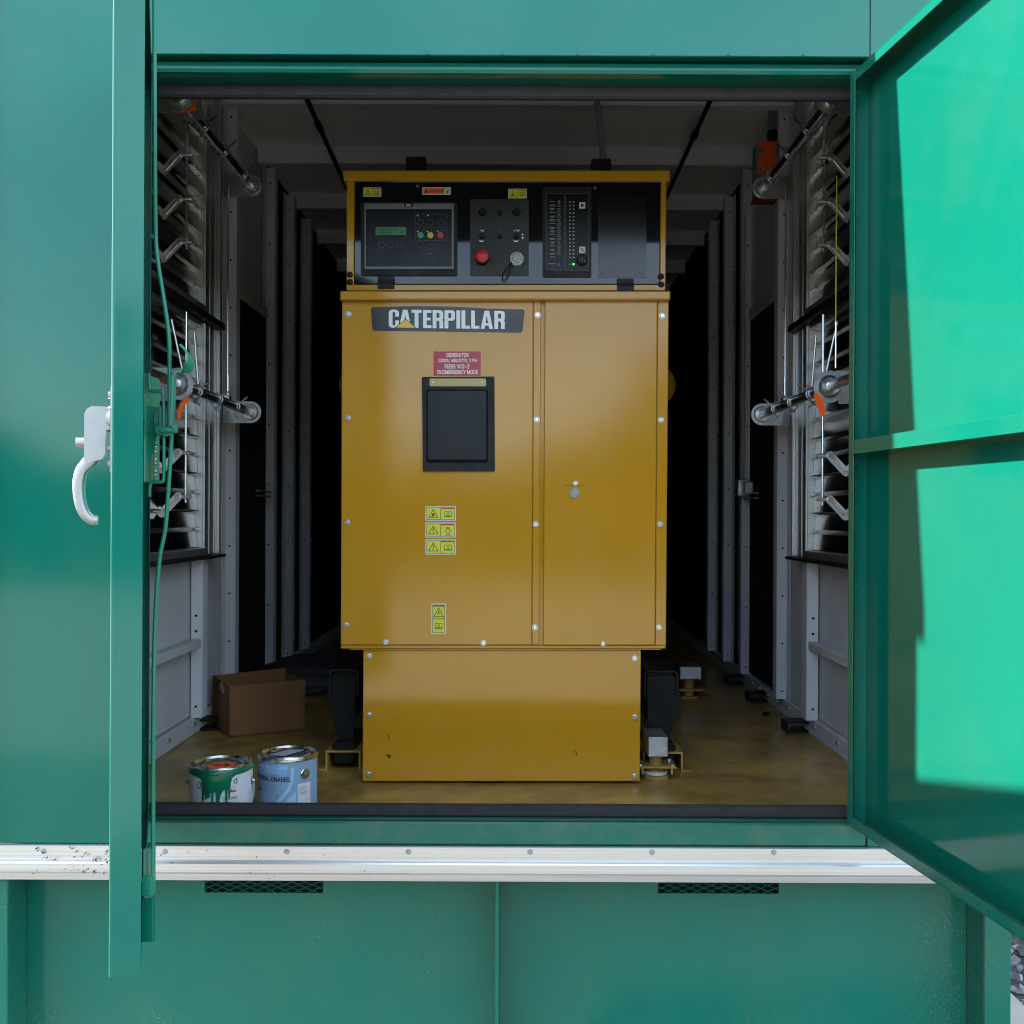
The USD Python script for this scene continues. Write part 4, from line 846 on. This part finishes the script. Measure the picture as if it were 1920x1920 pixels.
# ------------------------------------------------------------------ dampers on the side walls
def damper(s, z0, z1, cranks, where, label):
    """louvred damper; built for the right wall, mirrored for the left"""
    d0, d1 = 2.85, 4.095
    T = thing('louvred_damper', label, 'damper', (XC + s * 1.19, dd((d0 + d1) / 2), zr(z0)), group='louvred dampers on the side walls')
    def A(name, m, material, parent=None, smooth=32): return obj(name, mirror(join(m) if isinstance(m, (list, tuple)) else m, s, XC), material, parent or T, smooth)
    fr = A('frame', [bx(1.168, 1.212, dd(3.915), dd(d1), zr(z0), zr(z1), .002), bx(1.168, 1.212, dd(d0), dd(d0) + .12, zr(z0), zr(z1), .002), bx(1.150, 1.212, dd(d0) + .121, dd(3.9145), zr(z0), zr(z0) + .028, .002), bx(1.168, 1.212, dd(d0) + .121, dd(3.9145), zr(z1) - .02, zr(z1), .002)], M_galv)
    A('frame_fold', [bx(1.160, 1.1675, dd(3.915), dd(3.925), zr(z0) + .001, zr(z1) - .001, .001), bx(1.1655, 1.1679, dd(3.99), dd(4.0), zr(z0) + .001, zr(z1) - .001, .0005), bx(1.1655, 1.1679, dd(4.055), dd(4.062), zr(z0) + .001, zr(z1) - .001, .0005), bx(1.155, 1.1675, dd(d1) - .006, dd(d1), zr(z0) + .001, zr(z1) - .001, .001)], M_alu, parent=fr)
    nb = 6; pitch = (z1 - z0 - .04) / nb
    for k in range(nb):
        a = z0 + .028 + k * pitch; b = a + pitch
        # V-folded blade: (x, z) section pushed along the depth
        sec = [(1.200, zr(a) + .002), (1.188, zr(a) + .004), (1.192, zr(a) + pitch * .44), (1.180, zr(a) + pitch * .5), (1.193, zr(a) + pitch * .56), (1.200, zr(b) - .012), (1.184, zr(b) - .006), (1.184, zr(b) - .003), (1.203, zr(b) - .006)]
        top = [(x + .0016, z) for x, z in sec]
        m = xz(Polygon(sec + top[::-1]).buffer(0), dd(d0) + .122, 3.912 - d0 - .122)
        bl = A('blade', m, M_blade, smooth=25)
        A('blade_pin', tube([(1.186, dd(3.84), zr(a) + pitch * .5), (1.186, dd(3.913), zr(a) + pitch * .5)], .007, 10), M_zinc, parent=bl)
    xr_ = 1.106
    A('linkage_rod', tube([(xr_, dd(3.52), zr(cranks[-1] - .02)), (xr_, dd(3.52), zr(cranks[0] + .16 if z0 > .5 else cranks[0] + .49))], .0042, 8), M_zinc)
    for z in cranks:
        x, zz = 1.126, zr(z)
        pl = LineString([(x, zz), (1.181, zz - .058), (1.206, zz - .035)]).buffer(.0152, quad_segs=5).buffer(-.001)
        cr_ = A('crank', xz(pl, dd(3.50), .004), M_galv)
        A('crank_rib', xz(LineString([(x + .01, zz - .009), (1.174, zz - .053)]).buffer(.004), dd(3.4965), .004), M_zinc, parent=cr_)
        A('crank_pin', [cyl((x, dd(3.488), zz), .0085, .014, 'y', 14), tube([(xr_ - .026, dd(3.505), zz), (x, dd(3.505), zz)], .0036, 8), cyl((xr_ - .022, dd(3.505), zz), .0062, .012, 'x', 8), cyl((xr_, dd(3.508), zz), .008, .016, 'y', 10)], M_zinc, parent=cr_)
    # jackshaft with its bearing plates
    zs, xs_ = (.421 if z0 < .5 else 1.352), 1.052
    sh = A('jackshaft', tube([(xs_, dd(2.95), zr(zs)), (xs_, dd(3.3), zr(zs)), (xs_, dd(4.16), zr(zs))], .0175, 18), M_zinc)
    pend = sbox(xs_, zs - .045, 1.164, zs + .045 if z0 < .5 else zs + .05).union(Point(xs_, zs).buffer(.045, quad_segs=8)); pend = affinity.translate(pend, 0, CZ)
    A('end_plate', xz(pend, dd(4.165), .004), M_galv)
    A('end_collar', [lathe([(.0176, -.012), (.030, -.010), (.034, 0), (.0176, 0)], (xs_, dd(4.164), zr(zs)), 22, 'y'), cyl((xs_, dd(4.158), zr(zs)), .012, .02, 'y', 16)], M_zinc, parent=sh)
    pn = Polygon([(xs_ + .02, zs + .052), (1.164, zs + .052), (1.164, zs - .055), (xs_ + .03, zs - .055)]).union(Point(xs_, zs).buffer(.052, quad_segs=8)).difference(Point(xs_, zs).buffer(.018)); pn = affinity.translate(pn, 0, CZ)
    A('bearing_plate', xz(pn, dd(3.27), .005), M_galv)
    A('bearing', [lathe([(.0178, -.016), (.028, -.014), (.036, -.006), (.038, 0), (.0178, 0)], (xs_, dd(3.269), zr(zs)), 26, 'y')] + [cyl((xs_ + .03 * math.cos(t), dd(3.258), zr(zs) + .03 * math.sin(t)), .004, .012, 'y', 8) for t in (.6, 2.7, 4.6)], M_zinc)
    for k, d in enumerate((3.46, 3.70, 3.93) if z0 < .5 else (3.52, 3.76, 4.02)):
        t = .9 + .0 * k
        ux, uz = math.cos(2.35), math.sin(2.35)
        pts = []
        for q in np.linspace(-math.pi / 2, math.pi / 2, 9): pts.append((.022 * math.cos(q), .022 * math.sin(q)))
        ub = [(-.034, -.022)] + pts + [(-.034, .022)]
        ub = [(xs_ + a * ux - b * uz, dd(d), zr(zs) + a * uz + b * ux) for a, b in ub]
        c_ = A('shaft_clamp', [tube(ub, .0035, 7), xz(LineString([(xs_ - ux * .026 - uz * .04, zr(zs) - uz * .026 + ux * .04), (xs_ - ux * .026 + uz * .04, zr(zs) - uz * .026 - ux * .04)]).buffer(.0028).union(LineString([(xs_ - ux * .024, zr(zs) - uz * .024), (xs_ - .050, zr(zs) + .034)]).buffer(.002)), dd(d) - .004, .008)], M_zinc)
        if k < 2 and z0 < .5:
            A('push_rod', tube([(xs_ + .03 + .03 * k, dd(d) - .02, zr(zs + .02)), (1.12, dd(d) - .05, zr(zs + .235))], .0042, 8), M_zinc, parent=c_)
    return T
LO = (.213, .061); HI = (1.243, 1.09, .94)
damper(-1, -.157, .742, LO, 'lower left', 'lower left galvanized louvred damper, below the black channel')
damper(1, -.157, .742, LO, 'lower right', 'lower right galvanized louvred damper, below the black channel')
damper(-1, .772, 1.70, HI, 'upper left', 'upper left louvred damper, above the black channel')
damper(1, .772, 1.70, HI, 'upper right', 'upper right louvred damper behind the yellow cord')
for s in (-1, 1):
    side('damper_channel', join(bx(1.135, 1.212, dd(2.86), dd(4.095), zr(.7435), zr(.7705), .003)), s, M_black)
    side('damper_ledge', join(bx(1.130, 1.212, dd(2.86), dd(4.10), zr(-.1705), zr(-.1585), .002)), s, M_black)
    q = thing('tie_rod', ('left' if s < 0 else 'right') + ' thin vertical steel rod between the two damper shafts', 'rod', (XC + s * 1.15, dd(4.11), zr(.44)), group='tie rods of the dampers')
    obj('rod', mirror(tube([(1.132, dd(4.115), zr(1.34)), (1.132, dd(4.115), zr(.56))], .004, 8), s, XC), M_zinc, q)
    obj('clevis', mirror(join(cyl((1.13, dd(4.11), zr(.475)), .006, .09, 'z', 8), bx(1.118, 1.146, dd(4.1), dd(4.125), zr(.46), zr(.485), .003)), s, XC), M_zinc, q)
# orange tags hanging on the lower shafts
for s, lab, pts in ((-1, 'orange paper tag wired to the lower left damper bearing', [(353, 744), (346, 748), (338, 757), (334, 769), (332, 783), (338, 785), (340, 771), (346, 758), (355, 750)]),
                    (1, 'orange paper tag wired to the lower right damper bearing', [(1526, 741), (1532, 737), (1541, 747), (1545, 758), (1548, 774), (1540, 782), (1535, 768), (1530, 754)])):
    d = 3.22
    T = thing('orange_tag', lab, 'tag', P(np.mean([p[0] for p in pts]), pts[4][1], d))
    obj('paper', xz(pxpoly(pts, d).buffer(.001), dd(d), .001), M_orange, T)
    a = (355, 740) if s < 0 else (1527, 738)
    b_ = (360, 728) if s < 0 else (1529, 728)
    obj('wire', tube(curve([P(*a, d), P((a[0] + b_[0]) / 2 + 3, (a[1] + b_[1]) / 2, d), P(*b_, d)], 5), .0012, 6), M_tan, T)
T = thing('pull_cord', 'thin yellow cord hanging in front of the right dampers', 'cord', P(1567, 690, 3.2))
obj('cord', tube([P(1569, 330, 3.2), P(1567.5, 520, 3.2), P(1567, 604, 3.2)], .0022, 7), M_cord, T)
obj('rod', tube([P(1567, 603, 3.2), P(1566.5, 690, 3.2)], .0035, 8), M_zinc, T)
# actuators
T = thing('damper_actuator', 'orange and grey damper actuator box high on the right wall', 'actuator', P(1440, 320, 4.35), group='damper actuators')
q = P(1440, 315, 4.35)
obj('housing', bx(q[0] - .052, q[0] + .05, q[1], q[1] + .07, P(0, 362, 4.35)[2], P(0, 262, 4.35)[2], .006), M_dgrey, T)
obj('face', xz(pxpoly([(1422, 266), (1459, 266), (1459, 272), (1454, 277), (1453, 288), (1458, 296), (1458, 305), (1440, 325), (1422, 327), (1422, 290), (1432, 285), (1431, 277), (1423, 275)], 4.35), q[1] - .003, .005), M_orange, T)
obj('knob', join(lathe([(0, -.02), (.018, -.018), (.022, 0), (0, 0)], (q[0], q[1], P(0, 340, 4.35)[2]), 20, 'y')), M_zinc, T)
obj('base', bx(q[0] - .058, q[0] + .045, q[1] + .01, q[1] + .075, P(0, 368, 4.35)[2], P(0, 362.5, 4.35)[2], .003), plain('dark_red', (0.15, 0.02, 0.015), 0.5), T)
T = thing('damper_actuator', 'orange edged damper actuator cut off by the door head at upper left', 'actuator', P(345, 190, 3.30), group='damper actuators')
q = P(340, 185, 3.36)
obj('housing', bx(q[0] - .07, q[0] + .045, q[1], q[1] + .08, P(0, 207, 3.36)[2], P(0, 90, 3.36)[2], .006), M_dgrey, T)
obj('face', xz(pxpoly([(357, 150), (369, 150), (367, 204), (350, 209), (322, 210), (326, 205), (352, 197), (357, 190)], 3.35), q[1] - .003 - .01, .012), M_orange, T)
obj('knob', join(lathe([(0, -.02), (.02, -.018), (.025, 0), (0, 0)], (P(334, 184, 3.36)[0], q[1], P(334, 184, 3.36)[2]), 20, 'y')), M_zinc, T)
# conduits
T = thing('flexible_conduit', 'grey flexible conduit dropping from the ceiling to the generator top', 'conduit', P(1128, 315, 3.6))
obj('pipe', tube(curve([P(1118, 165, 3.62), P(1120, 195, 3.62), P(1126, 235, 3.6), P(1129, 270, 3.6), P(1130, 322, 3.6)], 12), .0115, 14), M_cond, T)
obj('fitting', cyl(P(1130, 322, 3.6), .017, .03, 'z', 16), M_black, T)
T = thing('flexible_conduit', 'grey flexible conduit curving down to the orange actuator at upper right', 'conduit', P(1446, 265, 4.4))
obj('pipe', tube(curve([P(1470, 140, 4.35), P(1463, 178, 4.38), P(1452, 200, 4.40), P(1447, 225, 4.4), P(1449, 262, 4.4)], 12), .018, 14), M_cond, T)
obj('fitting', cyl(P(1449, 262, 4.4), .024, .035, 'z', 16), M_black, T)
for s, (a, b_), lab in ((-1, ((566, 165), (640, 330)), 'straight black conduit under the ceiling, left of the generator'), (1, ((1341, 168), (1255, 357)), 'straight black conduit under the ceiling, right of the generator')):
    z = 1.675; d0, d1 = z * 1900 / (VY - a[1]), z * 1900 / (VY - b_[1])
    p0, p1 = P(*a, d0), P(*b_, d1)
    T = thing('ceiling_conduit', lab, 'conduit', p0, group='ceiling conduits')
    obj('pipe', tube([p0, p1, p1 + (p1 - p0) * .8], .0105, 12), M_black, T)
    m_ = p0 + (p1 - p0) * .38; obj('coupling', tube([m_ - unit(p1 - p0) * .03, m_ + unit(p1 - p0) * .03], .0155, 12), M_black, T)

# ------------------------------------------------------------------ things on the floor
def wrap(m, c, r, th0, lift=.0006, maxe=.008):
    """bends a flat mesh (x along, y up, z out) round a can: x = 0 faces th0"""
    v, f = trimesh.remesh.subdivide_to_size(m.vertices, m.faces, maxe, max_iter=12)
    th = th0 + v[:, 0] / r
    rr = r + lift + np.clip(v[:, 2], 0, .004)
    return trimesh.Trimesh(np.stack([c[0] + rr * np.cos(th), c[1] + rr * np.sin(th), c[2] + v[:, 1]], 1), f, process=False)
def ctext(t, h, x0, z0, sx=1.0, bold=True, slant=0.0):
    m = meshkit.text_mesh(t, h, .0004, bold); v = m.vertices.copy()
    v[:, 0] = x0 + v[:, 0] * sx + v[:, 1] * slant; v[:, 1] += z0
    return trimesh.Trimesh(v, m.faces, process=False)
def flat(poly, h=.0003): return extr(poly, h)
def can(name, px, pyl, d, r, label, body, rim, ears, earsize):
    c = P(px, pyl, d); x, y = c[0], c[1]; H = .192
    T = thing(name, label, 'paint can', (x, y, ZF), group=None)
    z = ZF
    obj('body', lathe([(0, .003), (r - .002, .003), (r + .0015, .0), (r + .0015, .004), (r, .006), (r, H - .012), (0, H - .012)], (x, y, z), 64), body, T)
    obj('rim', lathe([(r + .0002, H - .014), (r + .0028, H - .012), (r + .003, H - .004), (r + .001, H), (r - .003, H - .0005), (r - .006, H - .006), (r - .008, H - .008), (r - .008, H - .013), (r - .006, H - .014)], (x, y, z), 64), M_tin, T)
    if rim is M_drip: obj('rim_paint', lathe([(r + .0004, H - .0145), (r + .0034, H - .0125), (r + .0036, H - .0045), (r + .0026, H - .0015), (r + .0004, H - .003)], (x, y, z), 64), rim, T)
    obj('lid', lathe([(0, H - .006), (r - .030, H - .006), (r - .026, H - .003), (r - .020, H - .0025), (r - .017, H - .006), (r - .012, H - .0085), (r - .0078, H - .0085), (r - .0078, H - .011), (0, H - .011)], (x, y, z), 64), M_tin, T)
    for th in ears:
        q = lathe([(0, .009), (.0045, .008), (.006, .003), (.011 * earsize, .002), (.013 * earsize, 0), (0, 0)], (0, 0, 0), 20, 'x')
        R = trimesh.transformations.rotation_matrix(th, [0, 0, 1]); q.apply_transform(R)
        q.apply_translation([x + r * math.cos(th), y + r * math.sin(th), z + H - .048]); obj('ear', q, M_tin, T)
    return T, (x, y, z), H
# white can with green drips
r = .0815
T, c, H = can('paint_can', 415, 1432, 2.694, r, 'white gallon paint can with green drips and an orange lid sticker', M_labelw, M_drip, (math.radians(-168), math.radians(0)), .8)
cc = (c[0], c[1], c[2]); F0 = -math.pi / 2
obj('lid_sticker', affinity_m := (lambda: (lambda m: (m.apply_translation([c[0] + .004, c[1] - .012, c[2] + H - .0058]), m)[1])(flat(affinity.scale(Point(0, 0).buffer(.036, quad_segs=12), 1, .95), .0006)))(), M_orange, T)
blots = [Polygon([(.036 * q * math.cos(t), .8 * .03 * q * math.sin(t)) for t, q in ((2.6, .9), (3.0, .75), (3.6, .5), (4.3, .62), (5.0, .45), (4.4, .3), (3.3, .35))]), affinity.translate(Point(0, 0).buffer(.007), .012, .006), affinity.translate(affinity.scale(Point(0, 0).buffer(.006), 2.2, .6), .014, -.006), affinity.translate(Point(0, 0).buffer(.004), -.012, .008)]
sm = flat(unary_union(blots), .0004); sm.apply_translation([c[0] + .004, c[1] - .012, c[2] + H - .0050]); obj('sticker_smear', sm, M_ink, T)
# green spill: poured over the rim, long runs below
edge = [(-.135, H - .012), (-.135, H - .0155), (-.10, H - .0175), (-.06, H - .019), (-.045, H - .021), (-.033, H - .023), (-.028, H - .027), (-.0265, H - .045), (-.0255, H - .078), (-.0235, H - .084), (-.0215, H - .078), (-.0205, H - .062), (-.0175, H - .066), (-.0165, H - .076), (-.0145, H - .077), (-.0135, H - .068), (-.005, H - .063), (-.0012, H - .058), (-.0004, H - .085), (.0005, H - .12), (.0030, H - .12), (.0038, H - .085), (.0046, H - .057), (.0085, H - .056),
        (.0105, H - .072), (.0110, H - .12), (.0180, H - .12), (.0190, H - .080), (.0225, H - .062), (.0300, H - .052), (.0330, H - .056), (.0340, H - .12), (.0368, H - .12), (.0380, H - .054), (.0402, H - .048), (.0412, H - .076), (.0425, H - .079), (.0438, H - .074), (.0465, H - .036), (.050, H - .024), (.06, H - .018), (.09, H - .0155), (.135, H - .014), (.135, H - .012)]
def spill(): return flat(Polygon(edge).buffer(.0012).buffer(-.0008), .0016)
obj('drip', wrap(spill(), cc, r, F0, .0010), M_drip, T)
obj('drip_blobs', [wrap(flat(affinity.scale(Point(a, H - b_).buffer(q, quad_segs=5), 1.3, .8), .0016), cc, r, F0, .0024) for a, b_, q in ((-.012, .042, .005), (-.010, .068, .005), (-.003, .048, .003), (.006, .043, .0028), (.012, .05, .002))], M_drip, T)
obj('label_print', [wrap(ctext('D', .017, -.044, H - .050, .85, True), cc, r, F0), wrap(ctext('d', .0145, .053, H - .040, 1.0, True), cc, r, F0), wrap(ctext('COATINGS', .0065, .026, H - .080, .8, False), cc, r, F0)], M_gink, T)
obj('label_lines', [wrap(flat(ring(sbox(-.042, H - .075, -.005, H - .055), .0007)), cc, r, F0), wrap(flat(ring(sbox(.024, H - .072, .033, H - .058), .0007)), cc, r, F0), wrap(flat(ring(Point(.055, H - .052).buffer(.006), .0008)), cc, r, F0)], M_lblue, T)
obj('label_red', wrap(flat(Polygon([(.044, H - .062), (.049, H - .053), (.053, H - .058), (.057, H - .056), (.064, H - .062)])), cc, r, F0), M_decalr, T)
obj('label_ink', [wrap(ctext('ELECT', .016, -.030, H - .106, .62, True, .25), cc, r, F0), wrap(ctext('stic', .0085, .024, H - .092, 1.0, True, .25), cc, r, F0)], M_ink, T)
obj('bail', tube(curve([(c[0] + r + .005, c[1], c[2] + H - .048), (c[0] + r + .010, c[1] - .018, c[2] + H - .075), (c[0] + r + .007, c[1] - .045, c[2] + .09), (c[0] + r - .012, c[1] - .078, c[2] + .055), (c[0] + .03, c[1] - .098, c[2] + .03), (c[0], c[1] - .102, c[2] + .024)], 10), .0016, 8), M_zinc, T)
# blue can
r = .080
T, c, H = can('paint_can', 540, 1412.5, 2.816, r, 'blue gallon paint can of industrial enamel with a bare metal rim', M_labelb, M_tin, (math.radians(-42), math.radians(138)), 1.15)
pz_ = flat(Polygon([(-.040, -.030), (.006, -.040), (.045, .030), (.002, .036)]), .0005); pz_.apply_translation([c[0] - .006, c[1] - .002, c[2] + H - .0022]); obj('lid_paper', pz_, plain('lid_paper', (0.42, 0.42, 0.50), 0.5), T)
obj('label_banner', wrap(flat(sbox(-.115, H - .044, .015, H - .017)), c, r, F0, .0003), M_lblue, T)
obj('banner_text', [wrap(ctext('PROTECTIVE & MARINE', .0075, -.086, H - .031, .88), c, r, F0, .0009), wrap(ctext('COATINGS', .0070, -.058, H - .0415, .88), c, r, F0, .0009)], plain('pale_print', (0.40, 0.56, 0.72), 0.5), T)
obj('label_ink', [wrap(ctext('INDUSTRIAL ENAMEL', .0118, -.118, H - .063, .84), c, r, F0), wrap(ctext('LOW VOC', .006, -.098, H - .094, .9), c, r, F0)], M_ink, T)
obj('label_lines', [wrap(flat(sbox(-.11, H - z_ - .0006, .004, H - z_)), c, r, F0) for z_ in (.072, .080, .088)] , M_gink if False else plain('line_blue', (0.06, 0.18, 0.38), 0.5), T)
obj('label_swirl', [wrap(flat(LineString([(.030, H - .03), (.028, H - .06), (.020, H - .085), (-.005, H - .115), (-.045, H - .14)]).buffer(.004)), c, r, F0, .0004), wrap(flat(Polygon([(.04, H - .09), (.01, H - .12), (-.03, H - .15), (-.03, H - .17), (.04, H - .17)])), c, r, F0, .0003)], plain('pale_swirl', (0.36, 0.52, 0.68), 0.5), T)
obj('label_panel', wrap(flat(sbox(.044, H - .175, .085, H - .072)), c, r, F0, .0006), M_labelw, T)
obj('panel_print', [wrap(flat(sbox(.048, H - b_ - .0012, .048 + w_, H - b_)), c, r, F0, .0012) for b_, w_ in ((.080, .022), (.084, .026), (.088, .018), (.092, .024), (.096, .020), (.100, .025))], M_grey, T)
# cardboard box
o, ux, uy = np.array([-1.045, 3.80 - CD, ZF]), unit((.265, .152, 0)), unit((-.152, .265, 0))
o = P(429, 1386, 3.86); o[2] = ZF
W, D, H = .30, .262, .196
T = thing('cardboard_box', 'open brown cardboard box on the floor by the left wall', 'box', o + ux * W / 2 + uy * D / 2)
def wall4(a, b, h0, h1, t=.004):
    n = unit(np.cross(b - a, [0, 0, 1])) * t
    p = [a, b, b - n, a - n]
    return trimesh.convex.convex_hull(np.array([q + [0, 0, .001] for q in p] + [q + [0, 0, h] for q, h in zip(p, (h0, h1, h1, h0))]))
A_, B_, C_, D_ = o, o + ux * W, o + ux * W + uy * D, o + uy * D
obj('side', wall4(A_, B_, H, H + .002), M_card, T); obj('side', wall4(B_, C_, H + .001, H - .008), M_card, T); obj('side', wall4(C_, D_, H + .014, H + .004), M_card, T); obj('side', wall4(D_, A_, H + .006, H - .002), M_card, T)
obj('bottom', trimesh.convex.convex_hull(np.array([q + [0, 0, z] for q in (A_, B_, C_, D_) for z in (.0015, .006)])), M_card, T)
obj('flap', trimesh.convex.convex_hull(np.array([q + s_ for q in (D_ + ux * .15 - uy * .006, D_ + ux * .20 - uy * .006) for s_ in (np.array([0, 0, .02]), np.array([0, 0, H + .002]), -uy * .003 + [0, 0, .02], -uy * .003 + [0, 0, H + .002])])), M_card, T)
nrm = -uy * .0012
q0 = A_ + uy * .12 + np.array([0, 0, H * .84]); 
tp = trimesh.convex.convex_hull(np.array([A_ - ux * .0015 + uy * a + [0, 0, b_] + k for a, b_ in ((.105, H + .003), (.135, H - .02), (.085, H - .045), (.055, H - .022)) for k in (0, -ux * .0008)]))
obj('tape', tp, M_tape, T)
# dark crumpled tarpaulin behind the left rail
tp = trimesh.creation.icosphere(subdivisions=4, radius=1.0); v = tp.vertices
q = P(590, 1235, 5.0)
k = 1 + .35 * (meshkit.fbm(v * 2.6 + 9, 4, 3)[:, None] - .5)
tp.vertices = v * k * [.27, .30, .10] + [q[0], q[1], ZF + .06]
tp.vertices[:, 2] = np.maximum(tp.vertices[:, 2], ZF + .002)
single('tarpaulin', tp, plain('grey_tarp', (0.06, 0.06, 0.07), 0.6), 'crumpled dark grey tarpaulin on the floor behind the cardboard box', 'tarpaulin', smooth=True)
# odd bits on the floor
q = P(1437, 1339, 4.33); single('rubber_plug', lathe([(0, 0), (.016, 0), (.017, .012), (.010, .016), (0, .016)], (q[0], q[1], ZF + .0005), 18), M_black, 'small black plug lying on the floor right of the generator', 'plug')
